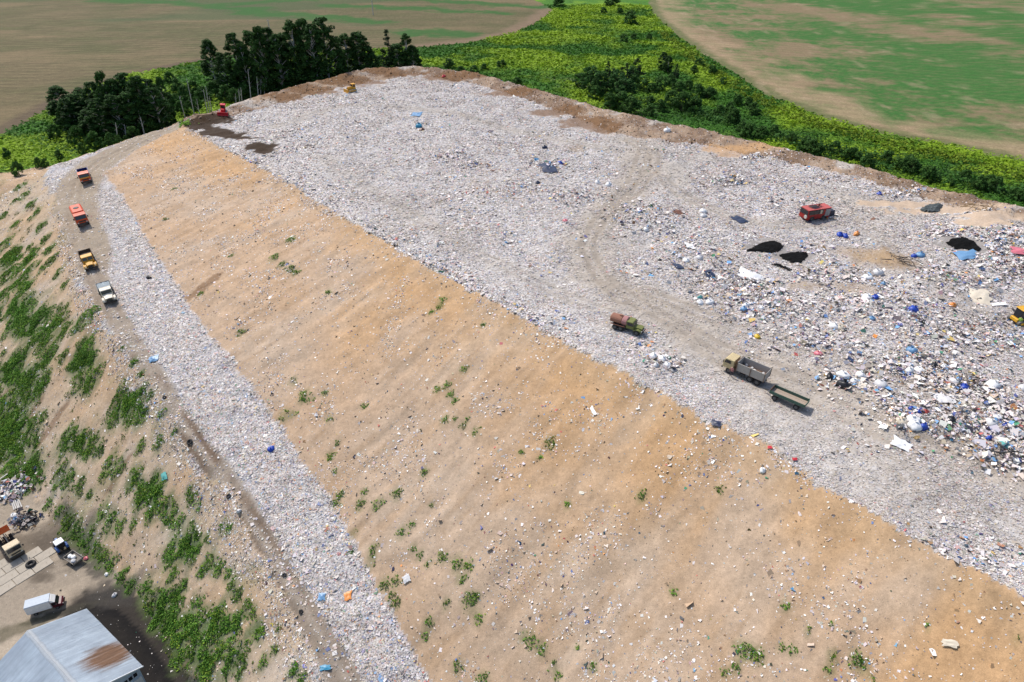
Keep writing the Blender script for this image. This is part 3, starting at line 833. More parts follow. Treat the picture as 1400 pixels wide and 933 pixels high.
# spill along the crest, bench, slope litter, bank litter, berm litter
dens_b = (1 - .88 * roadw) * (1 - .9 * rutw) * (1 - BARE) * (0.35 + sstep(.35, .6, N2)) * (1 - .75 * sstep(125, 150, YF))
n = 95000
x, y = sample(m_bench & cone, n, dens_b)
s = np.clip(R.lognormal(-2.68, .5, n), .035, .34)
cards('bench_rubbish', x, y, height(x, y) + .05, s * R.uniform(.7, 1.4, n), s, dusty(colours(n, .4 * PW + .6 * PW2), x, y, 0, .5), .15, rub, 'crushed rubbish covering the bench beside the haul road')
lit = np.where(m_slope, (.45 + 2.2 * sstep(.52, .72, fbm(XF, YF, 5, 91, 3))) * (1 + 2 * sstep(3, .5, DE)), 0) + np.where(m_emb, .55 + sstep(.55, .7, N1) * 1.2 + 8.0 * sstep(5.5, 2.5, DR + (N2 - .5) * 4), 0) + np.where(m_berm, .5 + sstep(.5, .7, N2), 0) + np.where(m_yard & (XF > -110), .045, 0) + np.where(m_rim, 1.5, 0)
lit = lit * (1 - BARE)
n = 64000
x, y = sample((m_slope | m_emb | m_berm | m_yard | m_rim) & cone, n, lit)
s = np.clip(R.lognormal(-2.7, .5, n), .03, .3)
cards('scattered_litter', x, y, height(x, y) + .03, s * R.uniform(.7, 1.6, n), s, colours(n, PW * np.array([1.6, 1.1, .8, 1.0, 1.1, .8, 1.1, .8, 1.0, 1, 1, 1, 1, 1, 1, 1.6, .8])), .35, rub, 'small litter scattered over the bare earth slopes')
# clods of earth on the berm and slope
n = 9000
x, y = sample((m_slope | m_berm | m_rim | m_emb) & cone, n, np.where(m_berm | m_rim, 4.0, .25))
s = np.clip(R.lognormal(-2.0, .5, n), .06, .5)
cards('earth_clods', x, y, height(x, y) + .06, s, s * .8, GCI(x, y) * R.uniform(.55, 1.15, (n, 1)), .6, rub, 'loose clods of brown earth')

# weeds and grass
def greens(n, a=(.055, .155, .02), b=(.165, .300, .05), yl=0.1):
    t = R.uniform(0, 1, (n, 1))
    c = np.array(a) * (1 - t) + np.array(b) * t
    k = R.uniform(0, 1, n) < yl
    c[k] = c[k] * np.array((1.7, 1.25, .9))
    return c
def weedcards(name, L, label, dens_k, hk, size, col=None):
    X, Y, Zz, S, Cc = [], [], [], [], []
    for a, b, r in L:
        c = at(a, b)
        rw = r * mpp(c)
        k = max(8, int(dens_k * rw * rw))
        ang = R.uniform(0, 2 * PI, k)
        rr = np.sqrt(R.uniform(0, 1, k))
        lob = 1 + .35 * np.sin(ang * 3 + R.uniform(0, 6)) + .2 * np.sin(ang * 5 + R.uniform(0, 6))
        x_, y_ = c.x + np.cos(ang) * rr * rw * lob, c.y + np.sin(ang) * rr * rw * .9 * lob
        keep = vn(x_, y_, .9, 95) > .25
        x_, y_, rr = x_[keep], y_[keep], rr[keep]
        k = len(x_)
        h = (hk * min(1.4, rw) * (1 - rr ** 2) * (.4 + .9 * vn(x_, y_, 1.1, 96))) * R.uniform(.25, 1, k)
        X.append(x_); Y.append(y_); Zz.append(height(x_, y_) + .04 + h); S.append(size * R.uniform(.6, 1.3, k))
        tone = R.uniform(.75, 1.25)
        yl = R.uniform(.0, .35)
        Cc.append((greens(k, yl=yl) if col is None else greens(k, *col, yl=yl)) * tone)
    x, y, z, s, c = map(np.concatenate, (X, Y, Zz, S, Cc))
    return cards(name, x, y, z, s, s * R.uniform(.35, .8, len(s)), c, .75, leafm, label, bend=.5)
weedcards('weeds', WEEDS, 'dense green weeds in clumps on the outer bank', 150, .42, .12)
weedcards('weed_tufts', TUFTS, 'small green tufts dotted over the earth slope', 120, .4, .11, ((.06, .17, .025), (.16, .28, .045)))
L = []
for _ in range(1100):
    a, b = random.uniform(0, 420), random.uniform(270, 933)
    c = at(a, b)
    i, j = np.searchsorted(GX, c.x), np.searchsorted(GY, c.y)
    if REG[j * NX + i] == 5 and DR[j * NX + i] > 7:
        L.append((a, b, random.choice((1.5, 2, 2.5, 3, 4, 6)) * random.uniform(.8, 1.3)))
weedcards('ground_cover', L, 'sparse low weeds between the clumps on the bank', 60, .35, .11, ((.05, .095, .02), (.11, .16, .035)))
# meadow growth
gm = (REG == 0) & (np.abs(XF) < .86 * (YF + 22)) & (YF > 120) & (YF < 560)
n = 90000
x, y = sample(gm, n, np.clip(170 / np.maximum(YF, 100), .25, 1.2))
lush = fbm(x, y, 34, 43, 3) * .55 + fbm(x, y, 14, 41, 4) * .45
lush = lush + .14 * np.exp(-(((x + 140) / 40) ** 2 + ((y - 215) / 40) ** 2)) + .10 * np.exp(-(((x + 5) / 45) ** 2 + ((y - 370) / 70) ** 2))
t = sstep(.40, .60, lush)[:, None]
c = (np.array((.050, .145, .018)) * (1 - t) + np.array((.225, .345, .022)) * t) * R.uniform(.75, 1.2, (n, 1))
h = .2 + 1.1 * vn(x, y, 2.2, 97) * (.4 + t[:, 0])
s = R.uniform(.25, .6, n) * np.clip(y / 220, .8, 1.8)
cards('meadow_plants', x, y, height(x, y) + h * R.uniform(.2, 1, n), s, s * .6, c, .4, leafm, 'tall yellow green weeds of the meadow')
# rows of tall weeds along the right field
L1 = gp([(905, 45), (960, 92), (1030, 135), (1100, 165), (1200, 195), (1300, 218), (1400, 245), (1480, 265)], -8)
rowp = dens([(a, b, 0) for a, b in L1], .8)
X, Y, Zz, S, Cc = [], [], [], [], []
for p in rowp:
    k = 34
    off = R.normal(0, 4.2, k)
    X.append(p[0] + off * .35 + R.normal(0, 1, k)); Y.append(p[1] + off * .8 + R.normal(0, 1, k))
x, y = np.concatenate(X), np.concatenate(Y)
n = len(x)
clump = vn(x, y, 1.7, 98)
k = clump > .38
x, y, clump = x[k], y[k], clump[k]
n = len(x)
t = R.uniform(0, 1, (n, 1))
c = (np.array((.085, .150, .016)) * (1 - t) + np.array((.215, .280, .020)) * t) * R.uniform(.8, 1.15, (n, 1))
s = R.uniform(.22, .5, n)
cards('hogweed_band', x, y, height(x, y) + (clump - .3) * 3.2 * R.uniform(.3, 1, n), s, s * .7, c, .6, leafm, 'band of tall yellow green weeds along the right field')

# ------------------------------------------------------------------ mesh builder
class MB:
    def __init__(self):
        self.bm = bmesh.new()
    def _add(self, vs, fs):
        v = [self.bm.verts.new(p) for p in vs]
        for f in fs:
            try:
                self.bm.faces.new([v[i] for i in f])
            except ValueError:
                pass
        return v
    def box(self, c, s, rot=None, tx=1.0, ty=1.0, shx=0.0):
        """box of size s round c; the top is scaled by tx,ty and shifted by shx"""
        vs = []
        for z in (-1, 1):
            kx, ky = (tx, ty) if z > 0 else (1, 1)
            for a, b in ((-1, -1), (1, -1), (1, 1), (-1, 1)):
                vs.append(Vector((a * s[0] / 2 * kx + (shx if z > 0 else 0), b * s[1] / 2 * ky, z * s[2] / 2)))
        if rot:
            m = Matrix.Rotation(rot[2], 3, 'Z') @ Matrix.Rotation(rot[1], 3, 'Y') @ Matrix.Rotation(rot[0], 3, 'X')
            vs = [m @ v for v in vs]
        vs = [v + Vector(c) for v in vs]
        self._add(vs, [(3, 2, 1, 0), (4, 5, 6, 7), (0, 1, 5, 4), (1, 2, 6, 5), (2, 3, 7, 6), (3, 0, 4, 7)])
        return self
    def prism(self, prof, y0, y1, ty=None):
        """profile in x,z pushed along y"""
        n = len(prof)
        vs = [(x, y0, z) for x, z in prof] + [(x, y1, z) for x, z in prof]
        self._add(vs, [tuple(range(n)), tuple(range(2 * n - 1, n - 1, -1))] + [(i, i + n, (i + 1) % n + n, (i + 1) % n) for i in range(n)])
        return self
    def prismx(self, prof, x0, x1):
        n = len(prof)
        vs = [(x0, y, z) for y, z in prof] + [(x1, y, z) for y, z in prof]
        self._add(vs, [tuple(range(n)), tuple(range(2 * n - 1, n - 1, -1))] + [(i, i + n, (i + 1) % n + n, (i + 1) % n) for i in range(n)])
        return self
    def cyl(self, p0, p1, r0, r1=None, n=12):
        r1 = r0 if r1 is None else r1
        p0, p1 = Vector(p0), Vector(p1)
        d = (p1 - p0).normalized()
        u = d.orthogonal().normalized()
        v = d.cross(u)
        vs = []
        for p, r in ((p0, r0), (p1, r1)):
            for i in range(n):
                a = 2 * PI * i / n
                vs.append(p + u * math.cos(a) * r + v * math.sin(a) * r)
        self._add(vs, [tuple(range(n - 1, -1, -1)), tuple(range(n, 2 * n))] + [(i, (i + 1) % n, (i + 1) % n + n, i + n) for i in range(n)])
        return self
    def ring(self, c, R_, r, axis='y', n=20, m=8, sq=1.0):
        vs, fs = [], []
        for i in range(n):
            a = 2 * PI * i / n
            for j in range(m):
                b = 2 * PI * j / m
                rr = R_ + r * math.cos(b)
                w_ = r * sq * math.sin(b)
                p = (rr * math.cos(a), w_, rr * math.sin(a)) if axis == 'y' else (rr * math.cos(a), rr * math.sin(a), w_)
                vs.append(Vector(p) + Vector(c))
                fs.append((i * m + j, i * m + (j + 1) % m, ((i + 1) % n) * m + (j + 1) % m, ((i + 1) % n) * m + j))
        self._add(vs, fs)
        return self
    def mesh(self, name, mat=None, bevel=0.0, smooth=False):
        bmesh.ops.recalc_face_normals(self.bm, faces=self.bm.faces)
        if bevel:
            ed = [e for e in self.bm.edges if len(e.link_faces) == 2 and e.calc_face_angle(0) > .5]
            bmesh.ops.bevel(self.bm, geom=ed, offset=bevel, segments=1, affect='EDGES', clamp_overlap=True)
        me = bpy.data.meshes.new(name)
        self.bm.to_mesh(me)
        self.bm.free()
        if smooth:
            me.polygons.foreach_set('use_smooth', [True] * len(me.polygons))
        if mat: me.materials.append(mat)
        return me
    def build(self, name, mat, parent=None, bevel=0.0, smooth=False, label=None):
        o = link(name, self.mesh(name, mat, bevel, smooth), None, parent)
        if label: o['label'] = label
        return o

def root(name, label, cat, front, rear, center=None, group=None, lift=0.0, k=1.0):
    """an Empty on the ground, +X towards the photo point front, tilted with the ground"""
    f, r = at(*front), at(*rear)
    c = at(*center) if center else (f + r) / 2
    X = Vector((f.x - r.x, f.y - r.y, 0)).normalized()
    Yv = Vector((-X.y, X.x, 0))
    L, Wd = 2.6, 1.1
    def g(v): return float(np.mean([height(v.x + a, v.y + b) for a, b in ((0, 0), (.5, 0), (-.5, 0), (0, .5), (0, -.5))]))
    zf_, zr = g(c + X * L), g(c - X * L)
    zl, zr2 = g(c + Yv * Wd), g(c - Yv * Wd)
    Xv = Vector((X.x, X.y, (zf_ - zr) / (2 * L))).normalized()
    Y2 = Vector((Yv.x, Yv.y, (zl - zr2) / (2 * Wd) * .8)).normalized()
    Zv = Xv.cross(Y2).normalized()
    Y2 = Zv.cross(Xv)
    o = bpy.data.objects.new(name, None)
    COL.objects.link(o)
    m = Matrix.Identity(4)
    for i, v in enumerate((Xv, Y2, Zv)):
        m[0][i], m[1][i], m[2][i] = v
    z = (zf_ + zr + zl + zr2) / 4
    m.translation = Vector((c.x, c.y, z + lift))
    o.matrix_world = m @ Matrix.Scale(k, 4)
    tag(o, label, cat, group)
    return o

rubber = solid('rubber', (.022, .021, .021), .85, .25, (.14, .11, .08), scale=4)
steel = solid('dark_steel', (.035, .033, .032), .6, .3, (.13, .09, .06))
glass = solid('dark_glass', (.012, .015, .02), .12, spec=.6, var=.05)
rimm = solid('wheel_rim', (.10, .10, .10), .6, .3)
lampm = solid('lamp_glass', (.62, .60, .55), .2, spec=.6)
greym = solid('grey_metal', (.30, .29, .28), .5, .3)
WH = {}
def wheel(parent, x, y, r=.5, wd=.32, rimmat=None):
    k = (r, wd)
    if k not in WH:
        b = MB()
        b.cyl((0, -wd / 2, 0), (0, wd / 2, 0), r, n=20)
        tm = b.mesh('wheel', rubber, .045)
        b = MB()
        for s_ in (-1, 1):
            b.cyl((0, s_ * wd * .40, 0), (0, s_ * (wd / 2 + .025), 0), r * .58, r * .52, n=14)
            b.cyl((0, s_ * wd * .5, 0), (0, s_ * (wd / 2 + .08), 0), r * .2, n=8)
        rm = b.mesh('rim', rimmat or rimm)
        WH[k] = (tm, rm)
    o = link('wheel', WH[k][0], None, parent)
    o.location = (x, y, r)
    link('rim', WH[k][1], None, o)

def coe_cab(p, paint_, x1, L=1.95, W=2.45, z0=.95, zt=2.85, roofmat=None):
    """flat-fronted cab with its nose at x1"""
    x0 = x1 - L
    MB().prism([(x0, z0), (x1 - .02, z0), (x1, z0 + .9), (x1 - .28, zt - .06), (x1 - .5, zt), (x0, zt)], -W / 2, W / 2).build('cab', paint_, p, .05)
    s = .012
    MB().prism([(x1 + s - .01, z0 + .98), (x1 + s + .01, z0 + .98), (x1 - .22 + s, zt - .18), (x1 - .25 + s, zt - .18)], -W / 2 + .14, W / 2 - .14).build('windscreen', glass, p)
    for sy in (-1, 1):
        MB().prism([(x1 - 1.35, z0 + .98), (x1 - .2, z0 + .98), (x1 - .42, zt - .22), (x1 - 1.35, zt - .22)], sy * (W / 2 - .01), sy * (W / 2 + .012)).build('side_window', glass, p)
        MB().box((x1 + .01, sy * W * .36, z0 + .2), (.06, .3, .2)).build('headlight', lampm, p, .02)
        MB().box((x1 - .1, sy * (W / 2 + .22), z0 + 1.25), (.08, .22, .42)).cyl((x1 - .15, sy * W / 2, z0 + 1.4), (x1 - .1, sy * (W / 2 + .22), z0 + 1.4), .02, n=6).build('mirror', steel, p)
    MB().box((x1 + .015, 0, z0 + .45), (.05, W * .62, .3)).build('grille', steel, p, .01)
    MB().box((x1 + .06, 0, z0 - .12), (.22, W, .3)).build('bumper', solid('bumper_steel', (.06, .055, .05), .6, .2), p, .03)

def bonnet_cab(p, paint_, x1, W=2.35, hood_w=1.35, fend=None, L=3.1, zt=2.45, split=True, grille=None):
    """cab behind a bonnet; nose at x1"""
    fend = fend or paint_
    cx0, cx1 = x1 - L, x1 - 1.55
    MB().prism([(cx0, .95), (cx1, .95), (cx1, 1.6), (cx1 - .22, zt - .05), (cx1 - .4, zt), (cx0, zt)], -W * .42, W * .42).build('cab', paint_, p, .06)
    if split:
        for sy in (-1, 1):
            MB().prism([(cx1 + .005, 1.72), (cx1 + .03, 1.72), (cx1 - .16, zt - .15), (cx1 - .19, zt - .15)], sy * .07, sy * (W * .42 - .12)).build('windscreen', glass, p)
    else:
        MB().prism([(cx1 + .005, 1.66), (cx1 + .03, 1.66), (cx1 - .16, zt - .13), (cx1 - .19, zt - .13)], -(W * .42 - .12), W * .42 - .12).build('windscreen', glass, p)
    for sy in (-1, 1):
        MB().prism([(cx0 + .2, 1.62), (cx1 - .12, 1.62), (cx1 - .3, zt - .2), (cx0 + .2, zt - .2)], sy * (W * .42 - .01), sy * (W * .42 + .012)).build('side_window', glass, p)
        # rounded wing over the front wheel
        prof = [(x1 - 1.62, .72), (x1 - 1.5, 1.08), (x1 - 1.15, 1.26), (x1 - .55, 1.28), (x1 - .18, 1.16), (x1 + .02, .85), (x1 - .02, .72), (x1 - .25, .95), (x1 - .6, 1.1), (x1 - 1.1, 1.1), (x1 - 1.45, .85)]
        MB().prism(prof, sy * hood_w * .44, sy * W / 2).build('mudguard', fend, p, .03)
        MB().cyl((x1 - .05, sy * W * .36, 1.0), (x1 + .06, sy * W * .36, 1.0), .13, n=10).build('headlight', lampm, p)
        MB().box((cx1 - .1, sy * (W * .42 + .24), 1.95), (.06, .18, .3)).cyl((cx1 - .1, sy * W * .42, 1.8), (cx1 - .1, sy * (W * .42 + .24), 1.9), .02, n=6).build('mirror', steel, p)
    hw, fw = hood_w / 2, hood_w / 2 * .72
    b = MB()
    v = b._add([(cx1 - .02, -hw, .95), (cx1 - .02, hw, .95), (cx1 - .02, hw, 1.55), (cx1 - .02, 0, 1.68), (cx1 - .02, -hw, 1.55),
                (x1, -fw, .85), (x1, fw, .85), (x1, fw, 1.38), (x1, 0, 1.46), (x1, -fw, 1.38)],
               [(4, 3, 2, 1, 0), (5, 6, 7, 8, 9), (0, 1, 6, 5), (1, 2, 7, 6), (2, 3, 8, 7), (3, 4, 9, 8), (4, 0, 5, 9)])
    b.build('bonnet', paint_, p, .03)
    MB().box((x1 + .02, 0, 1.1), (.05, fw * 1.7, .46)).build('grille', grille or steel, p, .01)
    MB().box((x1 + .14, 0, .68), (.14, W * .96, .22)).build('bumper', steel, p, .02)

def chassis(p, x0, x1, axles, r=.5, W=2.35, dual=True):
    b = MB()
    for sy in (-1, 1):
        b.box(((x0 + x1) / 2, sy * .42, .82), (x1 - x0, .1, .22))
    for a in axles:
        b.cyl((a, -W / 2 + .3, r), (a, W / 2 - .3, r), .11, n=8)
    b.box(((x0 + x1) / 2, 0, .7), (x1 - x0 - 1.0, .55, .2))
    b.build('chassis', steel, p)
    for i, a in enumerate(axles):
        for sy in (-1, 1):
            wd = .32 if i == len(axles) - 1 or not dual else .5
            wheel(p, a, sy * (W / 2 - wd / 2), r, wd)
    MB().cyl((x1 - 3.4, W / 2 - .25, .75), (x1 - 2.5, W / 2 - .25, .75), .26, n=12).build('fuel_tank', steel, p)

def dump_body(p, x0, x1, paint_, W=2.4, z0=1.05, h=1.0, inner=None, load=None, load_h=.6, ribs=3, board=.07, flare=.06, name='body'):
    MB().box(((x0 + x1) / 2, 0, z0 + .06), (x1 - x0, W - .1, .12)).build('bed_floor', inner or paint_, p)
    for sy in (-1, 1):
        b = MB()
        b.box(((x0 + x1) / 2, sy * (W / 2 - board / 2), z0 + h / 2 + .03), (x1 - x0, board, h), rot=(-sy * flare, 0, 0))
        b.box(((x0 + x1) / 2, sy * (W / 2 + flare * h * .5), z0 + h + .02), (x1 - x0 + .04, board + .05, .08))
        for k in range(ribs + 1):
            b.box((x0 + .06 + (x1 - x0 - .12) * k / ribs, sy * (W / 2 + .02), z0 + h / 2), (.09, board, h), rot=(-sy * flare, 0, 0))
        b.build('side_board', paint_, p, .01)
    MB().box((x1 - .04, 0, z0 + h / 2 + .1), (.08, W - .16, h + .2)).box((x1 - .04, 0, z0 + h + .22), (.12, W, .08)).build('head_board', paint_, p, .01)
    MB().box((x0 + .03, 0, z0 + h / 2), (.07, W - .16, h)).box((x0, -W / 4, z0 + h / 2), (.05, .08, h)).box((x0, W / 4, z0 + h / 2), (.05, .08, h)).build('tail_board', paint_, p, .01)
    if load is not None:
        n_ = 10
        b = MB()
        vs = [(x0 + .1 + (x1 - x0 - .2) * i / n_, -W / 2 + .1 + (W - .2) * j / n_, z0 + load_h * (.75 + .25 * math.sin(PI * i / n_) * math.sin(PI * j / n_)) + random.uniform(-.07, .07)) for i in range(n_ + 1) for j in range(n_ + 1)]
        b._add(vs, [(i * (n_ + 1) + j, (i + 1) * (n_ + 1) + j, (i + 1) * (n_ + 1) + j + 1, i * (n_ + 1) + j + 1) for i in range(n_) for j in range(n_)])
        b.build('load', load, p)

# ------------------------------------------------------------------ trucks
orange = solid('orange_paint', (.62, .085, .018), .45, .2)
orange2 = solid('orange_red_paint', (.58, .075, .02), .5, .22)
yellow = solid('yellow_paint', (.62, .30, .022), .5, .2)
cream = solid('cream_paint', (.72, .63, .50), .5, .15)
beige = solid('beige_paint', (.50, .40, .22), .6, .3)
navy = solid('blue_paint', (.012, .02, .16), .5, .2)
olive = solid('olive_body', (.075, .078, .05), .7, .3)
rustbed = solid('rusty_bed', (.14, .085, .055), .85, .35, (.24, .14, .08))
brownb = solid('brown_body', (.10, .066, .042), .75, .3)
greyb = solid('grey_body', (.085, .095, .10), .6, .3)
tarp = solid('grey_tarp', (.27, .31, .33), .8, bumpd=.03)
soil = solid('load_soil', (.17, .12, .08), .95, bumpd=.05)

t = root('dump_truck', 'orange cab dump truck with dark blue body at the top of the haul road', 'truck', (122, 257), (114, 234), (118, 247))
chassis(t, -3.3, 2.4, (-2.2, -1.0, 2.15))
coe_cab(t, orange, 3.2)
MB().prism([(3.2, 1.75), (3.235, 1.75), (3.235, 1.98), (3.2, 1.98)], -1.1, 1.1).build('stripe', solid('yellow_stripe', (.62, .33, .05), .5), t)
dump_body(t, -3.3, 1.05, navy, h=.85, inner=olive, load=olive, load_h=.35)
MB().prism([(1.0, 1.9), (1.55, 2.55), (1.55, 2.65), (.95, 2.05)], -1.15, 1.15).build('cab_guard', navy, t, .02)

t = root('garbage_truck', 'orange rubbish truck with a round black hatch on its closed body', 'truck', (120, 318), (106, 290), (113, 305))
chassis(t, -3.4, 2.4, (-2.3, -1.1, 2.15))
coe_cab(t, orange2, 3.25)
MB().prismx([(-1.22, 1.05), (1.22, 1.05), (1.22, 2.75), (.95, 3.0), (-.95, 3.0), (-1.22, 2.75)], -3.6, 1.0).build('body', orange2, t, .04)
MB().cyl((-1.35, 0, 2.98), (-1.35, 0, 3.1), .62, .56, n=20).build('hatch', steel, t, .03)
for k in range(4):
    for sy in (-1, 1):
        MB().box((-3.2 + k * 1.3, sy * 1.24, 1.9), (.1, .06, 1.6)).build('rib', orange2, t)
MB().box((-3.72, 0, 1.9), (.26, 2.2, 1.5), ty=.9).build('tail_gate', solid('dull_red_paint', (.30, .06, .035), .6, .3), t, .04)

t = root('dump_truck', 'yellow bonneted dump truck with a dark brown body', 'truck', (128, 371), (119, 349), (123, 361))
chassis(t, -3.1, 2.9, (-2.1, -.95, 2.25), r=.55)
bonnet_cab(t, yellow, 3.1, W=2.5, hood_w=1.5)
dump_body(t, -3.2, -.1, brownb, h=.9, inner=brownb, load=soil, load_h=.3)

t = root('dump_truck', 'cream bonneted dump truck with a grey tarpaulin over its body', 'truck', (154, 419), (143, 393), (148.5, 407))
chassis(t, -3.1, 2.9, (-1.7, 2.2), r=.5)
bonnet_cab(t, cream, 3.1, W=2.4, hood_w=1.75, split=False, zt=2.4, grille=solid('grille_dark', (.05, .05, .045), .5))
dump_body(t, -3.3, -.1, greyb, h=.75, load=tarp, load_h=.85)
MB().prism([(-.15, 1.8), (.25, 2.35), (.25, 2.45), (-.2, 1.95)], -1.1, 1.1).build('cab_guard', greyb, t, .02)

green = solid('army_green', (.155, .17, .045), .65, .3)
tankm = solid('rusty_tank', (.26, .115, .075), .8, .35, (.30, .17, .11), bumpd=.01)
tankm2 = solid('pinkish_tank', (.36, .17, .16), .75, .25, (.26, .13, .09))
t = root('tanker_truck', 'olive green bonneted truck carrying a rusty brown tank', 'truck', (880, 458), (834, 444), (857, 451), k=.82)
chassis(t, -3.1, 2.9, (-2.1, -.95, 2.25), r=.55)
bonnet_cab(t, green, 3.1, W=2.4, hood_w=1.5)
def oval(rx, rz, zc, n=18):
    return [(rx * math.cos(2 * PI * i / n), zc + rz * math.sin(2 * PI * i / n)) for i in range(n)]
MB().prismx(oval(1.12, .80, 1.95), -3.3, -1.0).build('tank', tankm, t, .12)
MB().prismx(oval(1.14, .82, 1.95), -1.0, .05).build('front_section', tankm2, t, .12)
MB().cyl((-1.5, 0, 2.7), (-1.5, 0, 2.92), .3, n=12).build('manhole', tankm, t, .03)
b = MB()
for xx in (-2.6, -1.6, -.5):
    b.box((xx, 0, 1.1), (.14, 1.7, .35))
b.build('cradle', steel, t)
MB().box((-1.6, -1.2, 1.2), (3.0, .24, .06)).box((-1.6, 1.2, 1.2), (3.0, .24, .06)).build('catwalk', tankm, t)

greywood = solid('grey_boards', (.36, .33, .30), .75, .25, (.28, .16, .09))
t = root('dump_truck', 'beige cab truck with a high grey rust edged body on the rubbish', 'truck', (986, 500), (1046, 526), (1018, 515), k=.84)
chassis(t, -3.6, 3.1, (-2.55, -1.25, 2.5), r=.58)
coe_cab(t, beige, 3.75, L=1.9, z0=1.0, zt=2.8)
dump_body(t, -3.6, 1.3, greywood, h=1.55, z0=1.2, inner=rustbed, load=rustbed, load_h=.5, ribs=2)
MB().box((1.36, 0, 2.1), (.1, 2.42, 1.9)).build('head_frame', rustbed, t)
b = MB()
for xx in (-3.6, -1.15, 1.25):
    for sy in (-1, 1):
        b.box((xx, sy * 1.33, 2.05), (.1, .07, 1.75))
b.build('rust_post', rustbed, t)
for k in range(5):
    MB().box((random.uniform(-2.8, .6), random.uniform(-.8, .8), 1.8), (.5, .4, .3), rot=(.3, .4, random.uniform(0, 3)), tx=.6).build('rubbish_piece', solid('pale_rubbish', (.62, .60, .58), .7), t)

tgreen = solid('trailer_green', (.055, .115, .085), .6, .3, (.16, .12, .08))
t = root('flatbed_trailer', 'low sided green trailer hitched behind the beige truck', 'trailer', (1050, 539), (1100, 561), (1076, 552), k=.80)
b = MB()
b.box((0, 0, .9), (5.6, .9, .18)).box((-1.7, 0, .6), (.2, 1.8, .2)).box((2.0, 0, .6), (.2, 1.8, .2))
b.build('frame', steel, t)
for xx in (-1.75, 1.95):
    for sy in (-1, 1):
        wheel(t, xx, sy * 1.02, .5, .32)
MB().cyl((2.9, .35, .8), (4.4, 0, .75), .06, n=8).cyl((2.9, -.35, .8), (4.4, 0, .75), .06, n=8).build('drawbar', steel, t)
planks = solid('bed_planks', (.34, .27, .21), .85, .3, (.30, .15, .08))
for k in range(8):
    MB().box((0, -1.05 + k * .3, 1.08 + random.uniform(-.01, .01)), (5.9, .285, .06)).build('plank', planks, t)
for sy in (-1, 1):
    b = MB()
    b.box((0, sy * 1.2, 1.36), (6.0, .06, .56)).box((0, sy * 1.235, 1.5), (6.0, .04, .06)).box((0, sy * 1.235, 1.22), (6.0, .04, .06))
    for k in range(4):
        b.box((-2.9 + k * 1.93, sy * 1.24, 1.36), (.09, .05, .6))
    b.build('side_board', tgreen, t)
MB().box((-3.0, 0, 1.36), (.06, 2.3, .56)).build('tail_board', tgreen, t)
MB().box((3.0, 0, 1.4), (.06, 2.3, .64)).build('head_board', rustbed, t)

# derelict red fire truck
red = solid('faded_red', (.34, .022, .016), .6, .3, (.10, .03, .025))
redroof = solid('faded_roof', (.46, .095, .085), .7, .3, (.26, .07, .06))
t = root('fire_truck', 'derelict red fire engine hull with broken windows lying on the rubbish', 'truck', (1142, 291), (1089, 299), (1114, 298), k=1.12)
MB().prismx([(-1.15, .35), (1.15, .35), (1.15, 1.3), (1.05, 2.2), (-1.05, 2.2), (-1.15, 1.3)], -3.1, 2.3).build('hull', red, t, .06)
MB().box((-.35, 0, 2.24), (5.5, 2.2, .09)).build('roof', redroof, t, .03)
MB().box((-.9, 0, 2.32), (1.5, 1.5, .14)).build('roof_hatch', solid('dark_purple', (.06, .03, .05), .6, .3), t, .03)
for k, xx in enumerate((-2.35, -1.2, -.05)):
    for sy in (-1, 1):
        MB().prism([(xx - .54, 1.3), (xx + .54, 1.3), (xx + .54, 2.12), (xx - .54, 2.12)], sy * 1.04, sy * 1.165).build('window', glass, t)
MB().prism([(-.35, 1.3), (.2, 1.3), (.2, 2.1), (-.35, 2.1)], -1.10, -1.20).build('curtain', solid('sand_curtain', (.42, .36, .27), .9), t)
for sy in (-1, 1):
    MB().prism([(1.0, .7), (2.15, .7), (2.15, 2.1), (1.0, 2.1)], sy * 1.08, sy * 1.185).build('locker_door', greym, t, .02)
MB().prism([(-3.16, 1.25), (-3.08, 1.25), (-3.08, 2.1), (-3.16, 2.1)], -1.0, 1.0).build('rear_window', glass, t)
MB().cyl((-3.1, -.72, .9), (-3.28, -.72, .9), .36, n=14).build('lamp', solid('pale_lamp', (.55, .52, .45), .4), t, .03)
MB().box((3.15, 0, .85), (1.7, 1.6, .95), tx=.85, ty=.85).build('bonnet', solid('dark_navy', (.02, .025, .05), .5, .3), t, .06)
b = MB()
for sy in (-.35, .35):
    b.cyl((-2.2, sy, 2.5), (.4, sy, 2.5), .06, n=6)
for k in range(8):
    b.cyl((-2.1 + k * .34, -.35, 2.5), (-2.1 + k * .34, .35, 2.5), .04, n=6)
b.build('ladder', steel, t)
MB().cyl((.35, .2, 2.26), (.35, .2, 2.7), .16, n=8).cyl((.2, .2, 2.7), (.8, .1, 2.75), .09, n=8).build('water_cannon', solid('dull_red_paint', (.30, .06, .035), .6), t)
for xx in (-1.9, .9):
    for sy in (-1, 1):
        wheel(t, xx, sy * 1.0, .42, .3)
b = MB()
for xx in (-1.9, .9):
    for sy in (-1, 1):
        b.prism([(xx - .62, .33), (xx - .5, .8), (xx, 1.0), (xx + .5, .8), (xx + .62, .33)], sy * 1.12, sy * 1.165)
b.build('wheel_arch', steel, t)

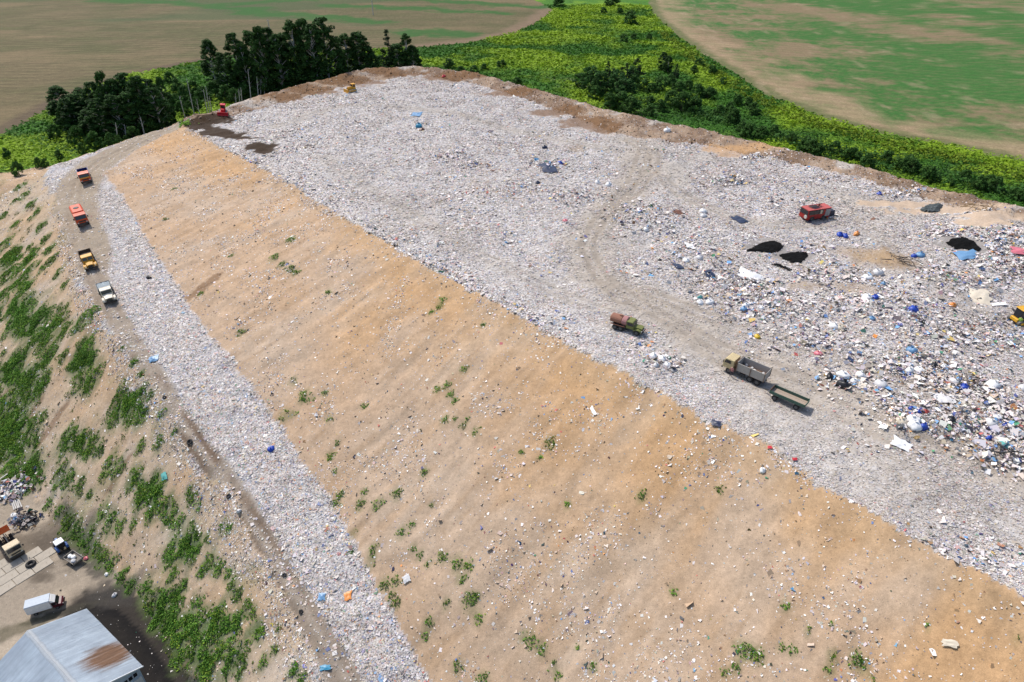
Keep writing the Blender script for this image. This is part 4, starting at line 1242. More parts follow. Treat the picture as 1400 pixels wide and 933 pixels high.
# small box lorry in the yard
whitebox = solid('white_box_side', (.72, .71, .70), .5, .05)
greyroof = solid('grey_box_roof', (.36, .41, .47), .55, .05)
maroon = solid('maroon_cab', (.075, .008, .016), .35, .1)
t = root('box_truck', 'small box lorry with a pale body and dark red cab beside the shed', 'truck', (88, 823), (39, 838), (65, 832), k=.76)
chassis(t, -2.9, 2.2, (-1.7, 1.9), r=.38, W=2.0)
MB().prismx([(-1.08, .85), (1.08, .85), (1.08, 2.72), (-1.08, 2.72)], -2.95, 1.15).build('cargo_box', whitebox, t, .03)
MB().prismx([(-1.09, 2.70), (1.09, 2.70), (1.0, 2.82), (-1.0, 2.82)], -2.97, 1.17).build('box_roof', greyroof, t, .02)
MB().box((-2.975, 0, 1.8), (.03, .05, 1.8)).build('door_seam', greym, t)
MB().prism([(1.25, .55), (2.95, .55), (3.0, 1.0), (2.75, 1.25), (2.25, 1.32), (1.85, 2.02), (1.25, 2.08)], -.98, .98).build('cab', maroon, t, .06)
MB().prism([(1.2, 2.02), (1.95, 1.98), (1.3, 2.62), (1.16, 2.66)], -.95, .95).build('wind_deflector', solid('white_paint', (.74, .73, .72), .4), t, .05)
MB().prism([(2.27, 1.34), (2.31, 1.36), (1.95, 1.97), (1.91, 1.95)], -.85, .85).build('windscreen', glass, t)
for sy in (-1, 1):
    MB().prism([(1.35, 1.32), (2.1, 1.32), (1.82, 1.92), (1.35, 1.92)], sy * .97, sy * .995).build('side_window', glass, t)
    MB().box((2.93, sy * .7, .95), (.16, .3, .16)).build('headlight', lampm, t, .03)
    MB().box((2.05, sy * 1.12, 1.5), (.08, .16, .24)).build('mirror', steel, t)
MB().box((2.98, 0, .62), (.16, 1.9, .24)).build('bumper', steel, t, .03)

# tractor and its trailer
blue = solid('tractor_blue', (.03, .10, .30), .45, .25)
t = root('tractor', 'blue farm tractor with a white cab roof standing in the yard', 'tractor', (76, 742), (92, 761), (85, 751), k=.82)
for sy in (-1, 1):
    wheel(t, -.75, sy * .85, .75, .42)
    wheel(t, 1.45, sy * .72, .45, .28)
MB().box((.4, 0, .85), (2.6, .55, .5)).build('chassis', steel, t, .03)
MB().box((1.25, 0, 1.3), (1.5, .68, .62), tx=.96, ty=.85).build('bonnet', blue, t, .05)
MB().prism([(-1.0, 1.0), (.35, 1.0), (.4, 2.3), (-.9, 2.3)], -.72, .72).build('cab', glass, t, .04)
b = MB()
for xx in (-.95, .36):
    for sy in (-1, 1):
        b.box((xx, sy * .71, 1.65), (.09, .09, 1.4))
b.build('cab_frame', blue, t)
MB().box((-.28, 0, 2.38), (1.6, 1.6, .16), tx=.92, ty=.92).build('roof', solid('white_roof', (.78, .77, .75), .5), t, .04)
for sy in (-1, 1):
    MB().prism([(-1.5, .95), (-1.3, 1.45), (-.75, 1.65), (-.2, 1.45), (-.05, 1.0), (-.25, 1.35), (-.75, 1.53), (-1.2, 1.35)], sy * .6, sy * 1.06).build('mudguard', blue, t, .02)
MB().cyl((1.2, .28, 1.6), (1.2, .28, 2.5), .05, n=8).build('exhaust', steel, t)
t = root('cart', 'grey two wheeled cart with white sacks behind the blue tractor', 'trailer', (95, 761), (113, 773), (103, 768), k=.85)
dump_body(t, -1.5, 1.5, solid('weathered_cart', (.20, .185, .165), .8, .3), W=1.9, z0=.75, h=.35, inner=solid('cart_floor', (.16, .14, .12), .9), ribs=2)
for sy in (-1, 1):
    wheel(t, -.2, sy * .85, .42, .26)
MB().cyl((1.5, 0, .7), (2.5, 0, .65), .06, n=8).build('drawbar', steel, t)
cart = t

# dump truck with its orange bed tipped up
t = root('dump_truck', 'beige cab truck with its orange bed tipped up beside the concrete slabs', 'truck', (34, 764), (2, 722), (18, 752), k=.86)
chassis(t, -4.4, 1.9, (-3.3, -2.1, 1.9), r=.52)
coe_cab(t, solid('faded_cream', (.56, .46, .31), .6, .3, (.42, .19, .06)), 2.9, L=1.9)
bed = bpy.data.objects.new('tipped_bed', None)
def tp(x, z):
    a = math.radians(38)
    return (-4.3 + x * math.cos(a) - z * math.sin(a), 1.1 + x * math.sin(a) + z * math.cos(a))
b = MB()
b.prism([tp(0, 0), tp(4.3, 0), tp(4.3, .12), tp(0, .12)], -1.2, 1.2)
for sy in (-1, 1):
    b.prism([tp(0, .1), tp(4.3, .1), tp(4.3, .95), tp(0, .95)], sy * 1.13, sy * 1.22)
b.prism([tp(4.2, .1), tp(4.3, .1), tp(4.3, 1.15), tp(4.2, 1.15)], -1.2, 1.2)
b.prism([tp(4.25, 1.05), tp(4.9, 1.05), tp(4.9, 1.15), tp(4.25, 1.15)], -1.2, 1.2)
b.build('tipped_bed', solid('tipped_orange', (.70, .13, .02), .5, .12), t, .01)
hx = tp(3.6, 0)
MB().cyl((.2, 0, .95), (hx[0], 0, hx[1]), .09, n=8).build('ram', greym, t)

# bulldozers
def stadium(x0, x1, r, zc, n=7):
    pr = [(x1 + r * math.sin(PI * i / n), zc + r * math.cos(PI * i / n)) for i in range(n + 1)]
    pr += [(x0 - r * math.sin(PI * i / n), zc - r * math.cos(PI * i / n)) for i in range(n + 1)]
    return pr
trackm = solid('track_steel', (.10, .095, .085), .6, .35, (.22, .18, .13))
trackp = solid('pale_track', (.34, .33, .30), .55, .3)
def dozer(t, paint_, cabm=None, tk=trackm, L=3.0):
    for sy in (-1, 1):
        o = MB().prism(stadium(-L / 2 + .4, L / 2 - .4, .42, .44), sy * .75, sy * 1.2).build('track', tk, t, .03)
        MB().prism(stadium(-L / 2 + .6, L / 2 - .6, .2, .44), sy * 1.2, sy * 1.25).build('track_frame', paint_, o)
    MB().box((0, 0, .75), (L, 1.45, .55)).build('hull', paint_, t, .05)
    MB().box((.75, 0, 1.35), (1.7, .95, .8), tx=.95, ty=.9).build('bonnet', paint_, t, .06)
    MB().prism([(-1.35, 1.0), (-.05, 1.0), (-.1, 2.55), (-1.3, 2.55)], -.7, .7).build('cab', cabm or paint_, t, .05)
    MB().box((-.7, 0, 2.6), (1.45, 1.55, .1)).build('roof', paint_, t, .03)
    for sy in (-1, 1):
        MB().prism([(-1.1, 1.6), (-.3, 1.6), (-.3, 2.35), (-1.1, 2.35)], sy * .69, sy * .715).build('side_window', glass, t)
        MB().box((1.2, sy * 1.32, .6), (2.3, .14, .2)).build('push_arm', paint_, t)
    MB().prism([(-.045, 1.65), (-.03, 1.65), (-.07, 2.4), (-.085, 2.4)], -.6, .6).build('windscreen', glass, t)
    MB().prism([(2.2, .1), (2.38, .05), (2.28, .5), (2.33, 1.1), (2.2, 1.15), (2.15, .5)], -1.6, 1.6).build('blade', paint_, t, .02)
    MB().cyl((.6, .25, 1.7), (.6, .25, 2.5), .07, n=8).build('exhaust', steel, t)
t = root('bulldozer', 'bright red bulldozer pushing dark soil at the rim near the wood', 'bulldozer', (304, 160), (306, 150), (305, 155))
dozer(t, solid('bright_red', (.52, .012, .022), .45, .15))
t = root('bulldozer', 'yellow bulldozer at the far end of the rubbish plateau', 'bulldozer', (472, 128), (490, 125), (481, 126))
dozer(t, yellow, None, trackp)
t = root('bulldozer', 'yellow tracked machine with a black cab at the right picture edge', 'bulldozer', (1430, 437), (1366, 441), (1396, 440))
dozer(t, solid('deep_yellow', (.62, .33, .02), .5, .25), solid('black_cab', (.015, .018, .025), .3), trackm, L=3.4)

# ------------------------------------------------------------------ the shed
def W3(px, py, z): return Vector((*un(px, py, z), z))
ze, zr_ = -26.0, -23.2
A, B_ = W3(118, 833, ze), W3(195, 912, ze)
dx_ = (B_ - A).normalized()
sx_ = Vector((dx_.y, -dx_.x, 0))
if sx_.x > 0: sx_ = -sx_
half, Ls = 6.6, (B_ - A).length
shed = bpy.data.objects.new('shed', None)
COL.objects.link(shed)
m = Matrix.Identity(4)
for i, v in enumerate((dx_, sx_, Vector((0, 0, 1)))):
    m[0][i], m[1][i], m[2][i] = v
# right handed frame: x along the ridge, y to the left slope
m.translation = A + sx_ * half - Vector((0, 0, 4.0))
shed.matrix_world = m
tag(shed, 'long grey metal shed with a low gabled roof and a rusty patch', 'shed')
wallm = solid('shed_wall', (.30, .37, .44), .6, .1)
GZ0 = -30.4
hh = 4.0 - .1
MB().prismx([(-half + .35, -.6), (half - .35, -.6), (half - .35, hh), (0, hh + 2.62), (-half + .35, hh)], .3, Ls - .35).build('wall', wallm, shed)
ang = math.atan2(ze * 0 + (zr_ - ze), half)
SLs = math.hypot(half, zr_ - ze)
rm, rnt, rb = newmat('roof_sheet')
gpos = node(rnt, 'ShaderNodeNewGeometry').outputs['Position']
mp = node(rnt, 'ShaderNodeMapping', vector_type='TEXTURE')
mp.inputs['Location'].default_value = A + dx_ * 10.2 + sx_ * 1.9 + Vector((0, 0, 1))
mp.inputs['Rotation'].default_value = (0, 0, math.atan2(sx_.y, sx_.x))
mp.inputs['Scale'].default_value = (3.6, 2.6, 8)
rnt.links.new(gpos, mp.inputs[0])
vl = node(rnt, 'ShaderNodeVectorMath', operation='LENGTH')
rnt.links.new(mp.outputs[0], vl.inputs[0])
mp2 = node(rnt, 'ShaderNodeMapping', vector_type='TEXTURE')
mp2.inputs['Rotation'].default_value = (0, 0, math.atan2(sx_.y, sx_.x))
mp2.inputs['Scale'].default_value = (5.0, .45, 5)
rnt.links.new(gpos, mp2.inputs[0])
nz = noise(rnt, 1.4, 7, .7, mp2.outputs[0])
ad = node(rnt, 'ShaderNodeMath', operation='MULTIPLY_ADD')
ad.inputs[1].default_value = 1.5
ad.inputs[2].default_value = -.75
rnt.links.new(nz.outputs[0], ad.inputs[0])
sm_ = node(rnt, 'ShaderNodeMath', operation='ADD')
rnt.links.new(vl.outputs['Value'], sm_.inputs[0])
rnt.links.new(ad.outputs[0], sm_.inputs[1])
rf = ramp(rnt, sm_.outputs[0], [(.55, (1,) * 3), (1.0, (0,) * 3)])
g1 = ramp(rnt, nz.outputs[0], [(.3, (.36, .42, .47)), (.5, (.46, .52, .57)), (.7, (.54, .60, .65))])
n3 = noise(rnt, .35, 5, .6, gpos)
g3 = ramp(rnt, n3.outputs[0], [(.35, (.82, .82, .84)), (.7, (1.08, 1.08, 1.08))])
cb = mixc(rnt, 1.0, g1.outputs[0], g3.outputs[0], 'MULTIPLY')
rr = ramp(rnt, nz.outputs[0], [(.3, (.13, .07, .04)), (.55, (.26, .14, .075)), (.75, (.38, .30, .24))])
rnt.links.new(mixc(rnt, rf.outputs[0], cb, rr.outputs[0]), rb.inputs['Base Color'])
rb.inputs['Roughness'].default_value = .55
# one sheet, shared: 1 m wide, with five ribs
def sheet_mesh(ln, wd):
    b = MB()
    n_ = 6
    prof = []
    for k in range(n_):
        x_ = wd * k / n_
        prof += [(x_, 0), (x_ + wd / n_ * .62, 0), (x_ + wd / n_ * .70, .045), (x_ + wd / n_ * .92, .045)]
    prof.append((wd, 0))
    vs = [(x_, 0, z_) for x_, z_ in prof] + [(x_, ln, z_) for x_, z_ in prof]
    k = len(prof)
    b._add(vs, [(i, i + 1, i + 1 + k, i + k) for i in range(k - 1)])
    return b.mesh('roof_sheet', rm)
NS = 14
wd = Ls / NS
l1, l2 = SLs * .52, SLs * .48
s1, s2 = sheet_mesh(l1 + .12, wd), sheet_mesh(l2, wd)
for side in (-1, 1):
    for k in range(NS):
        for j, (me, off) in enumerate(((s1, 0), (s2, l1))):
            o = link('roof_sheet', me, None, shed)
            ca_, sa_ = math.cos(ang), math.sin(ang)
            lift = .06 + (.03 if j else 0) + random.uniform(0, .02)
            Yd = Vector((0, -side * ca_, sa_))
            Zd = Vector((0, side * sa_, ca_))
            base = Vector((k * wd, side * (half + .02), 4.0)) + Yd * (off * 1.0) + Zd * lift
            Xd = Yd.cross(Zd)
            if Xd.x < 0: base = base + Vector((wd, 0, 0))
            mm = Matrix.Identity(4)
            for i, v in enumerate((Xd, Yd, Zd)):
                mm[0][i], mm[1][i], mm[2][i] = v
            mm.translation = base
            o.matrix_local = mm
capm = solid('ridge_cap', (.36, .38, .40), .6, .2, (.22, .2, .18))
MB().prismx([(-.62, 6.62), (0, 6.99), (.62, 6.62), (.58, 6.56), (0, 6.88), (-.58, 6.56)], -.05, Ls + .05).build('ridge_cap', capm, shed)
MB().prismx([(-half - .05, 3.86), (-half + .1, 3.86), (-half + .1, 4.06), (-half - .05, 4.06)], 0, Ls).build('gutter', capm, shed)
for sy in (-1, 1):
    MB().prismx([(sy * (half + .1), 3.96), (sy * (half + .1), 4.14), (0, 6.96), (0, 6.78)], Ls, Ls + .08).build('barge_board', solid('white_trim', (.66, .68, .70), .5), shed)
# strip of dark windows under the gable
for k in range(4):
    f = MB().box((Ls - .33, -half + 1.05 + k * .62, 3.3), (.06, .56, .8)).build('window', solid('window_frame', (.42, .46, .50), .5), shed)
    MB().box((Ls - .29, -half + 1.05 + k * .62, 3.3), (.03, .46, .68)).build('pane', glass, f)
MB().box((Ls - .30, -half + 2.0, 1.3), (.08, 3.0, 2.2)).build('cladding', solid('pale_cladding', (.52, .52, .50), .7, .2), shed)

# concrete slabs of the yard
s0 = at(0, 816); s1_ = at(52, 783)
du = Vector((s1_.x - s0.x, s1_.y - s0.y, 0)).normalized()
dv = Vector((-du.y, du.x, 0))
conc = solid('concrete', (.37, .325, .265), .9, .25, (.22, .18, .14), scale=1.4, bumpd=.02)
pav = bpy.data.objects.new('pavement', None)
COL.objects.link(pav)
pav.location = (s0.x, s0.y, 0)
tag(pav, 'grey concrete slabs laid on the yard', None, None, 'structure')
slm = MB().box((0, 0, 0), (2.62, 1.72, .2)).mesh('slab', conc, .03)
for r_ in range(5):
    for k in range(-3, 3):
        c = s0 + du * (k * 2.7 + 1.0 + (1.2 if r_ % 2 else 0)) + dv * (r_ * 1.8 + .9)
        o = link('slab', slm, None, pav)
        if (r_ >= 3 and k >= 1) or (r_ == 4 and k > -1):
            bpy.data.objects.remove(o); continue
        o.location = (c.x - s0.x, c.y - s0.y, float(height(c.x, c.y)) + .0 + random.uniform(-.015, .03))
        o.rotation_euler = (random.uniform(-.01, .01), random.uniform(-.01, .01), math.atan2(du.y, du.x) + random.uniform(-.012, .012))

# ------------------------------------------------------------------ separate pieces of rubbish
def lumpy(name, mat, sx, sy, sz, seed, neck=True, n=14):
    b = bmesh.new()
    bmesh.ops.create_uvsphere(b, u_segments=n, v_segments=9, radius=1)
    for v in b.verts:
        p = v.co
        k = 1 + .22 * (vn(np.array([p.x * 3 + seed]), np.array([p.y * 3 + p.z * 2]), 1, seed)[0] - .5) * 2
        v.co = Vector((p.x * sx * k, p.y * sy * k, max(-.45, p.z) * sz * k + sz * .4))
    if neck:
        bmesh.ops.create_cone(b, segments=8, radius1=.06 * sx, radius2=.26 * sx, depth=.4 * sz, matrix=Matrix.Translation((.15 * sx, 0, sz * 1.5)))
    me = bpy.data.meshes.new(name)
    b.to_mesh(me); b.free()
    me.polygons.foreach_set('use_smooth', [True] * len(me.polygons))
    me.materials.append(mat)
    return me
def sheetm(name, mat, sx, sy, seed, crum=.18, n=9, taper=0.0):
    b = bmesh.new()
    bmesh.ops.create_grid(b, x_segments=n, y_segments=n, size=1)
    for v in b.verts:
        p = v.co
        e = vn(np.array([p.x * 2.1 + 3]), np.array([p.y * 2.1]), .8, seed)[0]
        rr = max(abs(p.x), abs(p.y))
        wob = 1 + .45 * (vn(np.array([math.atan2(p.y, p.x) * 1.6]), np.array([0.0]), .6, seed + 5)[0] - .5) * rr
        v.co = Vector((p.x * sx * wob, p.y * sy * wob * (1 + taper * p.x), crum * min(sx, sy) * (e * 1.6) * (1.1 - rr) + .06))
    me = bpy.data.meshes.new(name)
    b.to_mesh(me); b.free()
    me.polygons.foreach_set('use_smooth', [True] * len(me.polygons))
    me.materials.append(mat)
    return me
PC = {'white': (.76, .75, .74), 'grey white': (.56, .55, .55), 'black': (.012, .012, .015), 'navy': (.018, .026, .06), 'blue': (.02, .06, .36), 'sky': (.12, .25, .42), 'red': (.50, .03, .04), 'pink': (.60, .16, .20), 'teal': (.10, .34, .32),
      'green': (.06, .24, .11), 'yellow': (.66, .44, .04), 'orange': (.66, .24, .05), 'brown': (.17, .075, .045), 'beige': (.62, .54, .42), 'turq': (.03, .22, .36), 'rust': (.30, .05, .04)}
def pm_(c): return solid('plastic_' + c.replace(' ', '_'), PC[c], .42, 0, var=.1, bumpd=.02, spec=.4)
def drop(me, name, px, py, label, cat, yaw=None, sink=.0, group=None, tilt=True):
    c = at(px, py)
    o = link(name, me)
    gx, gy = (float(v) for v in slope_of(np.array([c.x]), np.array([c.y])))
    nrm = Vector((-gx, -gy, 1)).normalized()
    yaw = random.uniform(0, 6.28) if yaw is None else yaw
    qn = Vector((0, 0, 1)).rotation_difference(nrm) if tilt else Vector((0, 0, 1)).rotation_difference(Vector((0, 0, 1)))
    o.matrix_world = Matrix.Translation((c.x, c.y, c.z - sink)) @ qn.to_matrix().to_4x4() @ Matrix.Rotation(yaw, 4, 'Z')
    tag(o, label, cat, group)
    return o
SACKS = [  # photo x, y, radius px, colour, label
 (817, 248, 5, 'white', 'white sack at the bend of the far track, left of two'), (832, 252, 5, 'white', 'white sack at the bend of the far track, right of two'),
 (735, 249, 3.5, 'navy', 'small dark bag with a pale sheet trailing from it'), (745, 201, 4, 'navy', 'small dark bag among far scattered rubbish'), (766, 222, 4.5, 'blue', 'dark blue bag in the far middle rubbish heap'),
 (912, 178, 5, 'white', 'white sack alone beside the brown back berm'), (883, 313, 4.5, 'white', 'white sack in front of the brown rubbish smears'), (961, 288, 5, 'white', 'nearer white sack of the pair left of the navy bag'),
 (962, 294, 4.5, 'grey white', 'grey white sack of the pair left of the navy bag'), (938, 355, 5.5, 'white', 'white sack beside the triangular navy bag'), (956, 352, 5.5, 'grey white', 'grey white sack right of the triangular navy bag'),
 (902, 355, 3, 'black', 'small black bag left of the triangular navy bag'), (957, 406, 4, 'teal', 'teal bag touching two upright white sacks'), (957, 412, 5, 'white', 'white sack under the teal bag'), (970, 412, 6, 'white', 'plump white sack right of the teal bag'),
 (1020, 417, 5.5, 'white', 'white sack above the blue rag near the yellow scrap'), (1017, 422, 5, 'sky', 'pale blue bag beside the white sack near the yellow scrap'), (1040, 420, 5, 'white', 'white sack below the long white sheet'),
 (893, 486, 6, 'white', 'leftmost white sack of the heap behind the tanker'), (905, 489, 6.5, 'white', 'middle white sack of the heap behind the tanker'), (912, 498, 5.5, 'white', 'lowest white sack of the heap behind the tanker'), (897, 498, 5, 'grey white', 'grey white sack of the heap behind the tanker'),
 (914, 488, 3.5, 'green', 'small green bag on the white sack heap'), (919, 504, 3.5, 'navy', 'small navy bag below the white sack heap'),
 (1134, 513, 6.5, 'black', 'smaller black bag beside the white sacks right of the trailer'), (1153, 524, 9, 'black', 'large black bag in front of the white sacks'), (1153, 511, 8, 'white', 'tall white sack behind the large black bag'), (1167, 520, 6, 'white', 'low white sack right of the large black bag'), (1176, 512, 7, 'white', 'rightmost white sack by the two black bags'),
 (1204, 524, 8, 'grey white', 'grey white sack standing apart right of the black bags'), (1243, 506, 7, 'white', 'left white sack of the upper right pair'), (1257, 504, 7, 'white', 'right white sack of the upper right pair'), (1243, 511, 4, 'blue', 'small blue bag leaning on the white sack pair'), (1277, 498, 6, 'black', 'black bag just right of the white sack pair'),
 (1290, 501, 5, 'white', 'white sack right of the lone black bag'), (1318, 528, 6, 'blue', 'bright blue bag beside broken wood'), (1305, 521, 7, 'grey white', 'grey sack left of the bright blue bag'), (1357, 525, 9, 'white', 'big white sack near the right picture edge'), (1398, 530, 7, 'grey white', 'grey sack cut by the right picture edge'),
 (1246, 557, 4.5, 'blue', 'blue bag on top of the lower heap'), (1255, 562, 5, 'blue', 'blue bag beside the dark red bag'), (1265, 563, 5.5, 'rust', 'dark red bag on the lower heap'), (1248, 571, 10, 'white', 'upper large white sack of the lower heap'), (1250, 580, 9, 'white', 'lower large white sack of the lower heap'), (1232, 574, 8, 'beige', 'dull beige sack at the left of the lower heap'), (1231, 567, 5, 'green', 'pale green bag at the left of the lower heap'), (1262, 582, 7, 'blue', 'shiny blue bag at the foot of the lower heap'),
 (1363, 569, 6, 'white', 'white sack left of the blue bags at the right edge'), (1374, 580, 5, 'blue', 'blue bag at the right edge heap'), (1356, 577, 8, 'grey white', 'round grey sack left of the right edge heap'), (1372, 606, 7, 'teal', 'teal and white bag below the right edge heap'), (1352, 598, 5, 'blue', 'blue bag lying left of the teal bag'),
 (1300, 572, 7, 'black', 'black bag among white scraps right of the lower heap'), (1326, 609, 3, 'black', 'small black bag alone right of the white smear'),
 (1202, 264, 4, 'blue', 'blue bag beside the reddish rubbish near the berm'), (1148, 320, 5, 'blue', 'blue bag in front of the red fire engine, left one'), (1155, 322, 4.5, 'blue', 'blue bag in front of the red fire engine, right one'), (1171, 319, 5, 'orange', 'orange bag right of the two blue bags'),
 (1249, 349, 5, 'blue', 'blue bag in the small heap by the dead branches, left'), (1258, 348, 6, 'sky', 'lighter blue bag in the small heap by the dead branches'), (1263, 349, 3, 'yellow', 'small yellow bag beside the lighter blue bag'),
 (1208, 387, 4, 'sky', 'pale blue bag in the middle of the colourful rubbish'), (1196, 405, 5.5, 'blue', 'strong blue bag beside a flattened white sack'), (1186, 405, 7, 'white', 'flattened white sack left of the strong blue bag'), (1192, 434, 4.5, 'sky', 'pale blue bag left of the loose tyre'), (1248, 422, 7, 'blue', 'crumpled blue bag right of the pale rubbish heap'),
 (1140, 445, 8, 'white', 'white sack by the crumpled dark sheets'), (1148, 447, 6, 'beige', 'beige sack touching the white sack'), (1186, 379, 7, 'white', 'white sack at the end of the orange smear'), (1200, 372, 7, 'grey white', 'translucent grey sack near the orange smear'), (1119, 482, 5.5, 'pink', 'bright pink red bag alone above the trailer'),
 (1246, 478, 7, 'sky', 'sky blue bag with dark rags near the right'), (573, 172, 5, 'turq', 'dark turquoise barrel shaped bag at the far middle'), (577, 177, 4, 'brown', 'dark brown sack beside the turquoise bag'), (1302, 416, 5, 'orange', 'orange brown bag left of the cream sheet'),
 (1043, 641, 5, 'white', 'white round bag lying on the slope crest'), (204, 379, 4, 'black', 'black bag on the pale rubbish beside the cream truck'), (371, 612, 5, 'blue', 'dark blue bag at the slope side of the bench rubbish'), (327, 697, 4, 'grey white', 'pale round bag on the left edge of the haul road'),
 (1035, 459, 4.5, 'yellow', 'yellow scrap bag behind the grey bodied truck'), (773, 301, 3.5, 'pink', 'pink bag on the far middle rubbish'), (607, 104, 3, 'red', 'red scrap bag at the far brown berm'),
]
sc_ = {}
for k, (a, b_, r, c, lb) in enumerate(SACKS):
    key = (c, k % 3)
    if key not in sc_:
        sc_[key] = lumpy('sack', pm_(c), 1.0, .85 + .1 * (k % 3), .75, 100 + k, neck=True)
    o = drop(sc_[key], 'sack', a, b_ + r * .45, lb, 'sack', sink=.08)
    sc = r * mpp(at(a, b_)) * 1.0
    o.scale = (sc, sc * random.uniform(.8, 1.1), sc * random.uniform(.8, 1.1))
SHEETS = [(1027, 379, 17, 7, 'white', 'long white plastic sheet below the black pools', -.55), (943, 337, 6.5, 4, 'white', 'white sheet scrap left of the black pools', 0), (1340, 408, 13, 9, 'beige', 'big cream coloured sheet in front of the yellow machine', -.4),
 (1232, 609, 13, 6, 'white', 'white smeared sheet at the lower right of the plateau', -.7), (811, 563, 2.2, 4.5, 'white', 'white plastic scrap alone on the orange slope', .3), (1322, 350, 12, 4.5, 'sky', 'pale blue tarpaulin in front of the black pool on the right', 0), (570, 157, 7, 3, 'sky', 'bright blue sheet at the far end of the plateau', 0),
 (1292, 547, 11, 6, 'grey white', 'grey white sheet pair right of the grey sack', -.2), (928, 291, 8, 3, 'brown', 'brown board lying by the far track', -.6), (927, 365, 5, 4, 'navy', 'triangular navy bag sheet between white sacks', .2), (970, 375, 6, 4, 'navy', 'dark blue sheet left of the long white sheet', .1), (1010, 301, 7, 4.5, 'navy', 'crumpled navy sheet above the black pools', .3),
 (979, 580, 6, 3, 'navy', 'dark flat sheet on the rim of the slope', -.5), (1365, 417, 12, 1.5, 'white', 'thin white strip left of the yellow machine', .1), (1358, 337, 9, 3, 'grey white', 'grey white sheet right of the right black pool', .3), (1108, 350, 0.1, .1, 'white', '', 0), (749, 230, 9, 5, 'navy', 'dark sheets in the far middle rubbish heap', .2),
 (1052, 613, 3, 1.5, 'red', 'red scrap on the crest rubbish edge', 0), (1086, 629, 3, 1.5, 'red', 'red rag by the crest right of the red scrap', 0), (210, 492, 6, 3, 'sky', 'pale blue scrap sheet on the haul road', .3), (225, 652, 5, 4, 'teal', 'turquoise scrap on the weedy bank', .2), (1298, 881, 9, 4, 'beige', 'pale pinkish sheet on the lower slope', -.4),
 (440, 817, 5, 4, 'sky', 'blue scrap near the tyres of the haul road', 0), (476, 816, 5, 5, 'orange', 'pale orange scrap on the bench rubbish', .2), (556, 793, 5, 4, 'grey white', 'pale scrap on the slope by the green tufts', .4), (445, 914, 7, 3, 'turq', 'blue scrap at the bottom of the haul road', .2), (1398, 345, 14, 3.5, 'pink', 'pale pink sheet at the right edge', -.2)]
for k, (a, b_, rx, ry, c, lb, yw) in enumerate(SHEETS):
    if not lb: continue
    m1 = mpp(at(a, b_))
    vz = max(.3, math.sin(PITCH + math.atan((b_ - 466.5) / FPX)))
    drop(sheetm('plastic_sheet', pm_(c), rx * m1, ry * m1 / vz, 300 + k, .22), 'plastic_sheet', a, b_, lb, 'sheet', yaw=yw, sink=-.12)
# black sludge
sludge = solid('black_sludge', (.005, .005, .005), .9, .0, spec=.08, bumpd=.08, var=.2)
heapm = solid('dark_heap', (.03, .04, .04), .85, .35, (.2, .22, .24), scale=1.5, bumpd=.1)
POOLS = [([(1017, 345), (1030, 337), (1045, 331), (1062, 330), (1070, 334), (1071, 340), (1058, 347), (1040, 346)], 'left black sludge pool with a long pointed end', 'sludge_pool', 'pool', sludge, .25),
         ([(1064, 348), (1080, 345), (1104, 346), (1105, 351), (1098, 359), (1083, 361), (1073, 356)], 'right black sludge pool beside the pointed one', 'sludge_pool', 'pool', sludge, .25),
         ([(1052, 362), (1062, 359.5), (1071, 363.5), (1085, 369), (1079, 371.5), (1066, 366)], 'thin black sludge streak below the two pools', 'sludge_pool', 'pool', sludge, .2),
         ([(1291, 333), (1300, 326), (1318, 325), (1331, 330), (1343, 340), (1339, 346), (1322, 342), (1306, 341)], 'black sludge pool above the pale blue tarpaulin', 'sludge_pool', 'pool', sludge, .25),
         ([(1256, 287), (1266, 281), (1282, 277), (1290, 281), (1282, 291), (1268, 292)], 'dark grey green rubbish heap near the back berm', 'rubbish_heap', 'heap', heapm, .6)]
for k, (pp, lb, nm, ct, mt, hgt) in enumerate(POOLS):
    W_ = [at(a, b_) for a, b_ in pp]
    cx, cy = np.mean([v.x for v in W_]), np.mean([v.y for v in W_])
    poly = [(v.x, v.y) for v in W_]
    x0, x1, y0, y1 = min(p[0] for p in poly), max(p[0] for p in poly), min(p[1] for p in poly), max(p[1] for p in poly)
    gx, gy = np.meshgrid(np.arange(x0 - .6, x1 + .6, .22), np.arange(y0 - .6, y1 + .6, .22))
    nxg, nyg = gx.shape[1], gx.shape[0]
    fx, fy = gx.ravel(), gy.ravel()
    ins = inside(fx + (fbm(fx, fy, .9, 210, 3) - .5) * 1.1, fy + (fbm(fx, fy, .9, 211, 3) - .5) * 1.1, poly)
    dd = pdist(fx, fy, poly + [poly[0]])
    zz = height(fx, fy) + np.minimum(dd, .8) * hgt + .08 + (fbm(fx, fy, .7, 212, 2) - .5) * .25
    keep = np.nonzero(ins)[0]
    mp_ = {int(v): i for i, v in enumerate(keep)}
    fs = []
    for j in range(nyg - 1):
        for i in range(nxg - 1):
            q_ = (j * nxg + i, j * nxg + i + 1, (j + 1) * nxg + i + 1, (j + 1) * nxg + i)
            if all(v in mp_ for v in q_): fs.append([mp_[v] for v in q_])
    me = bpy.data.meshes.new(nm)
    me.from_pydata([(fx[v] - cx, fy[v] - cy, zz[v]) for v in keep], [], fs)
    o = link(nm, me, mt)
    o.location = (cx, cy, 0)
    tag(o, lb, ct)
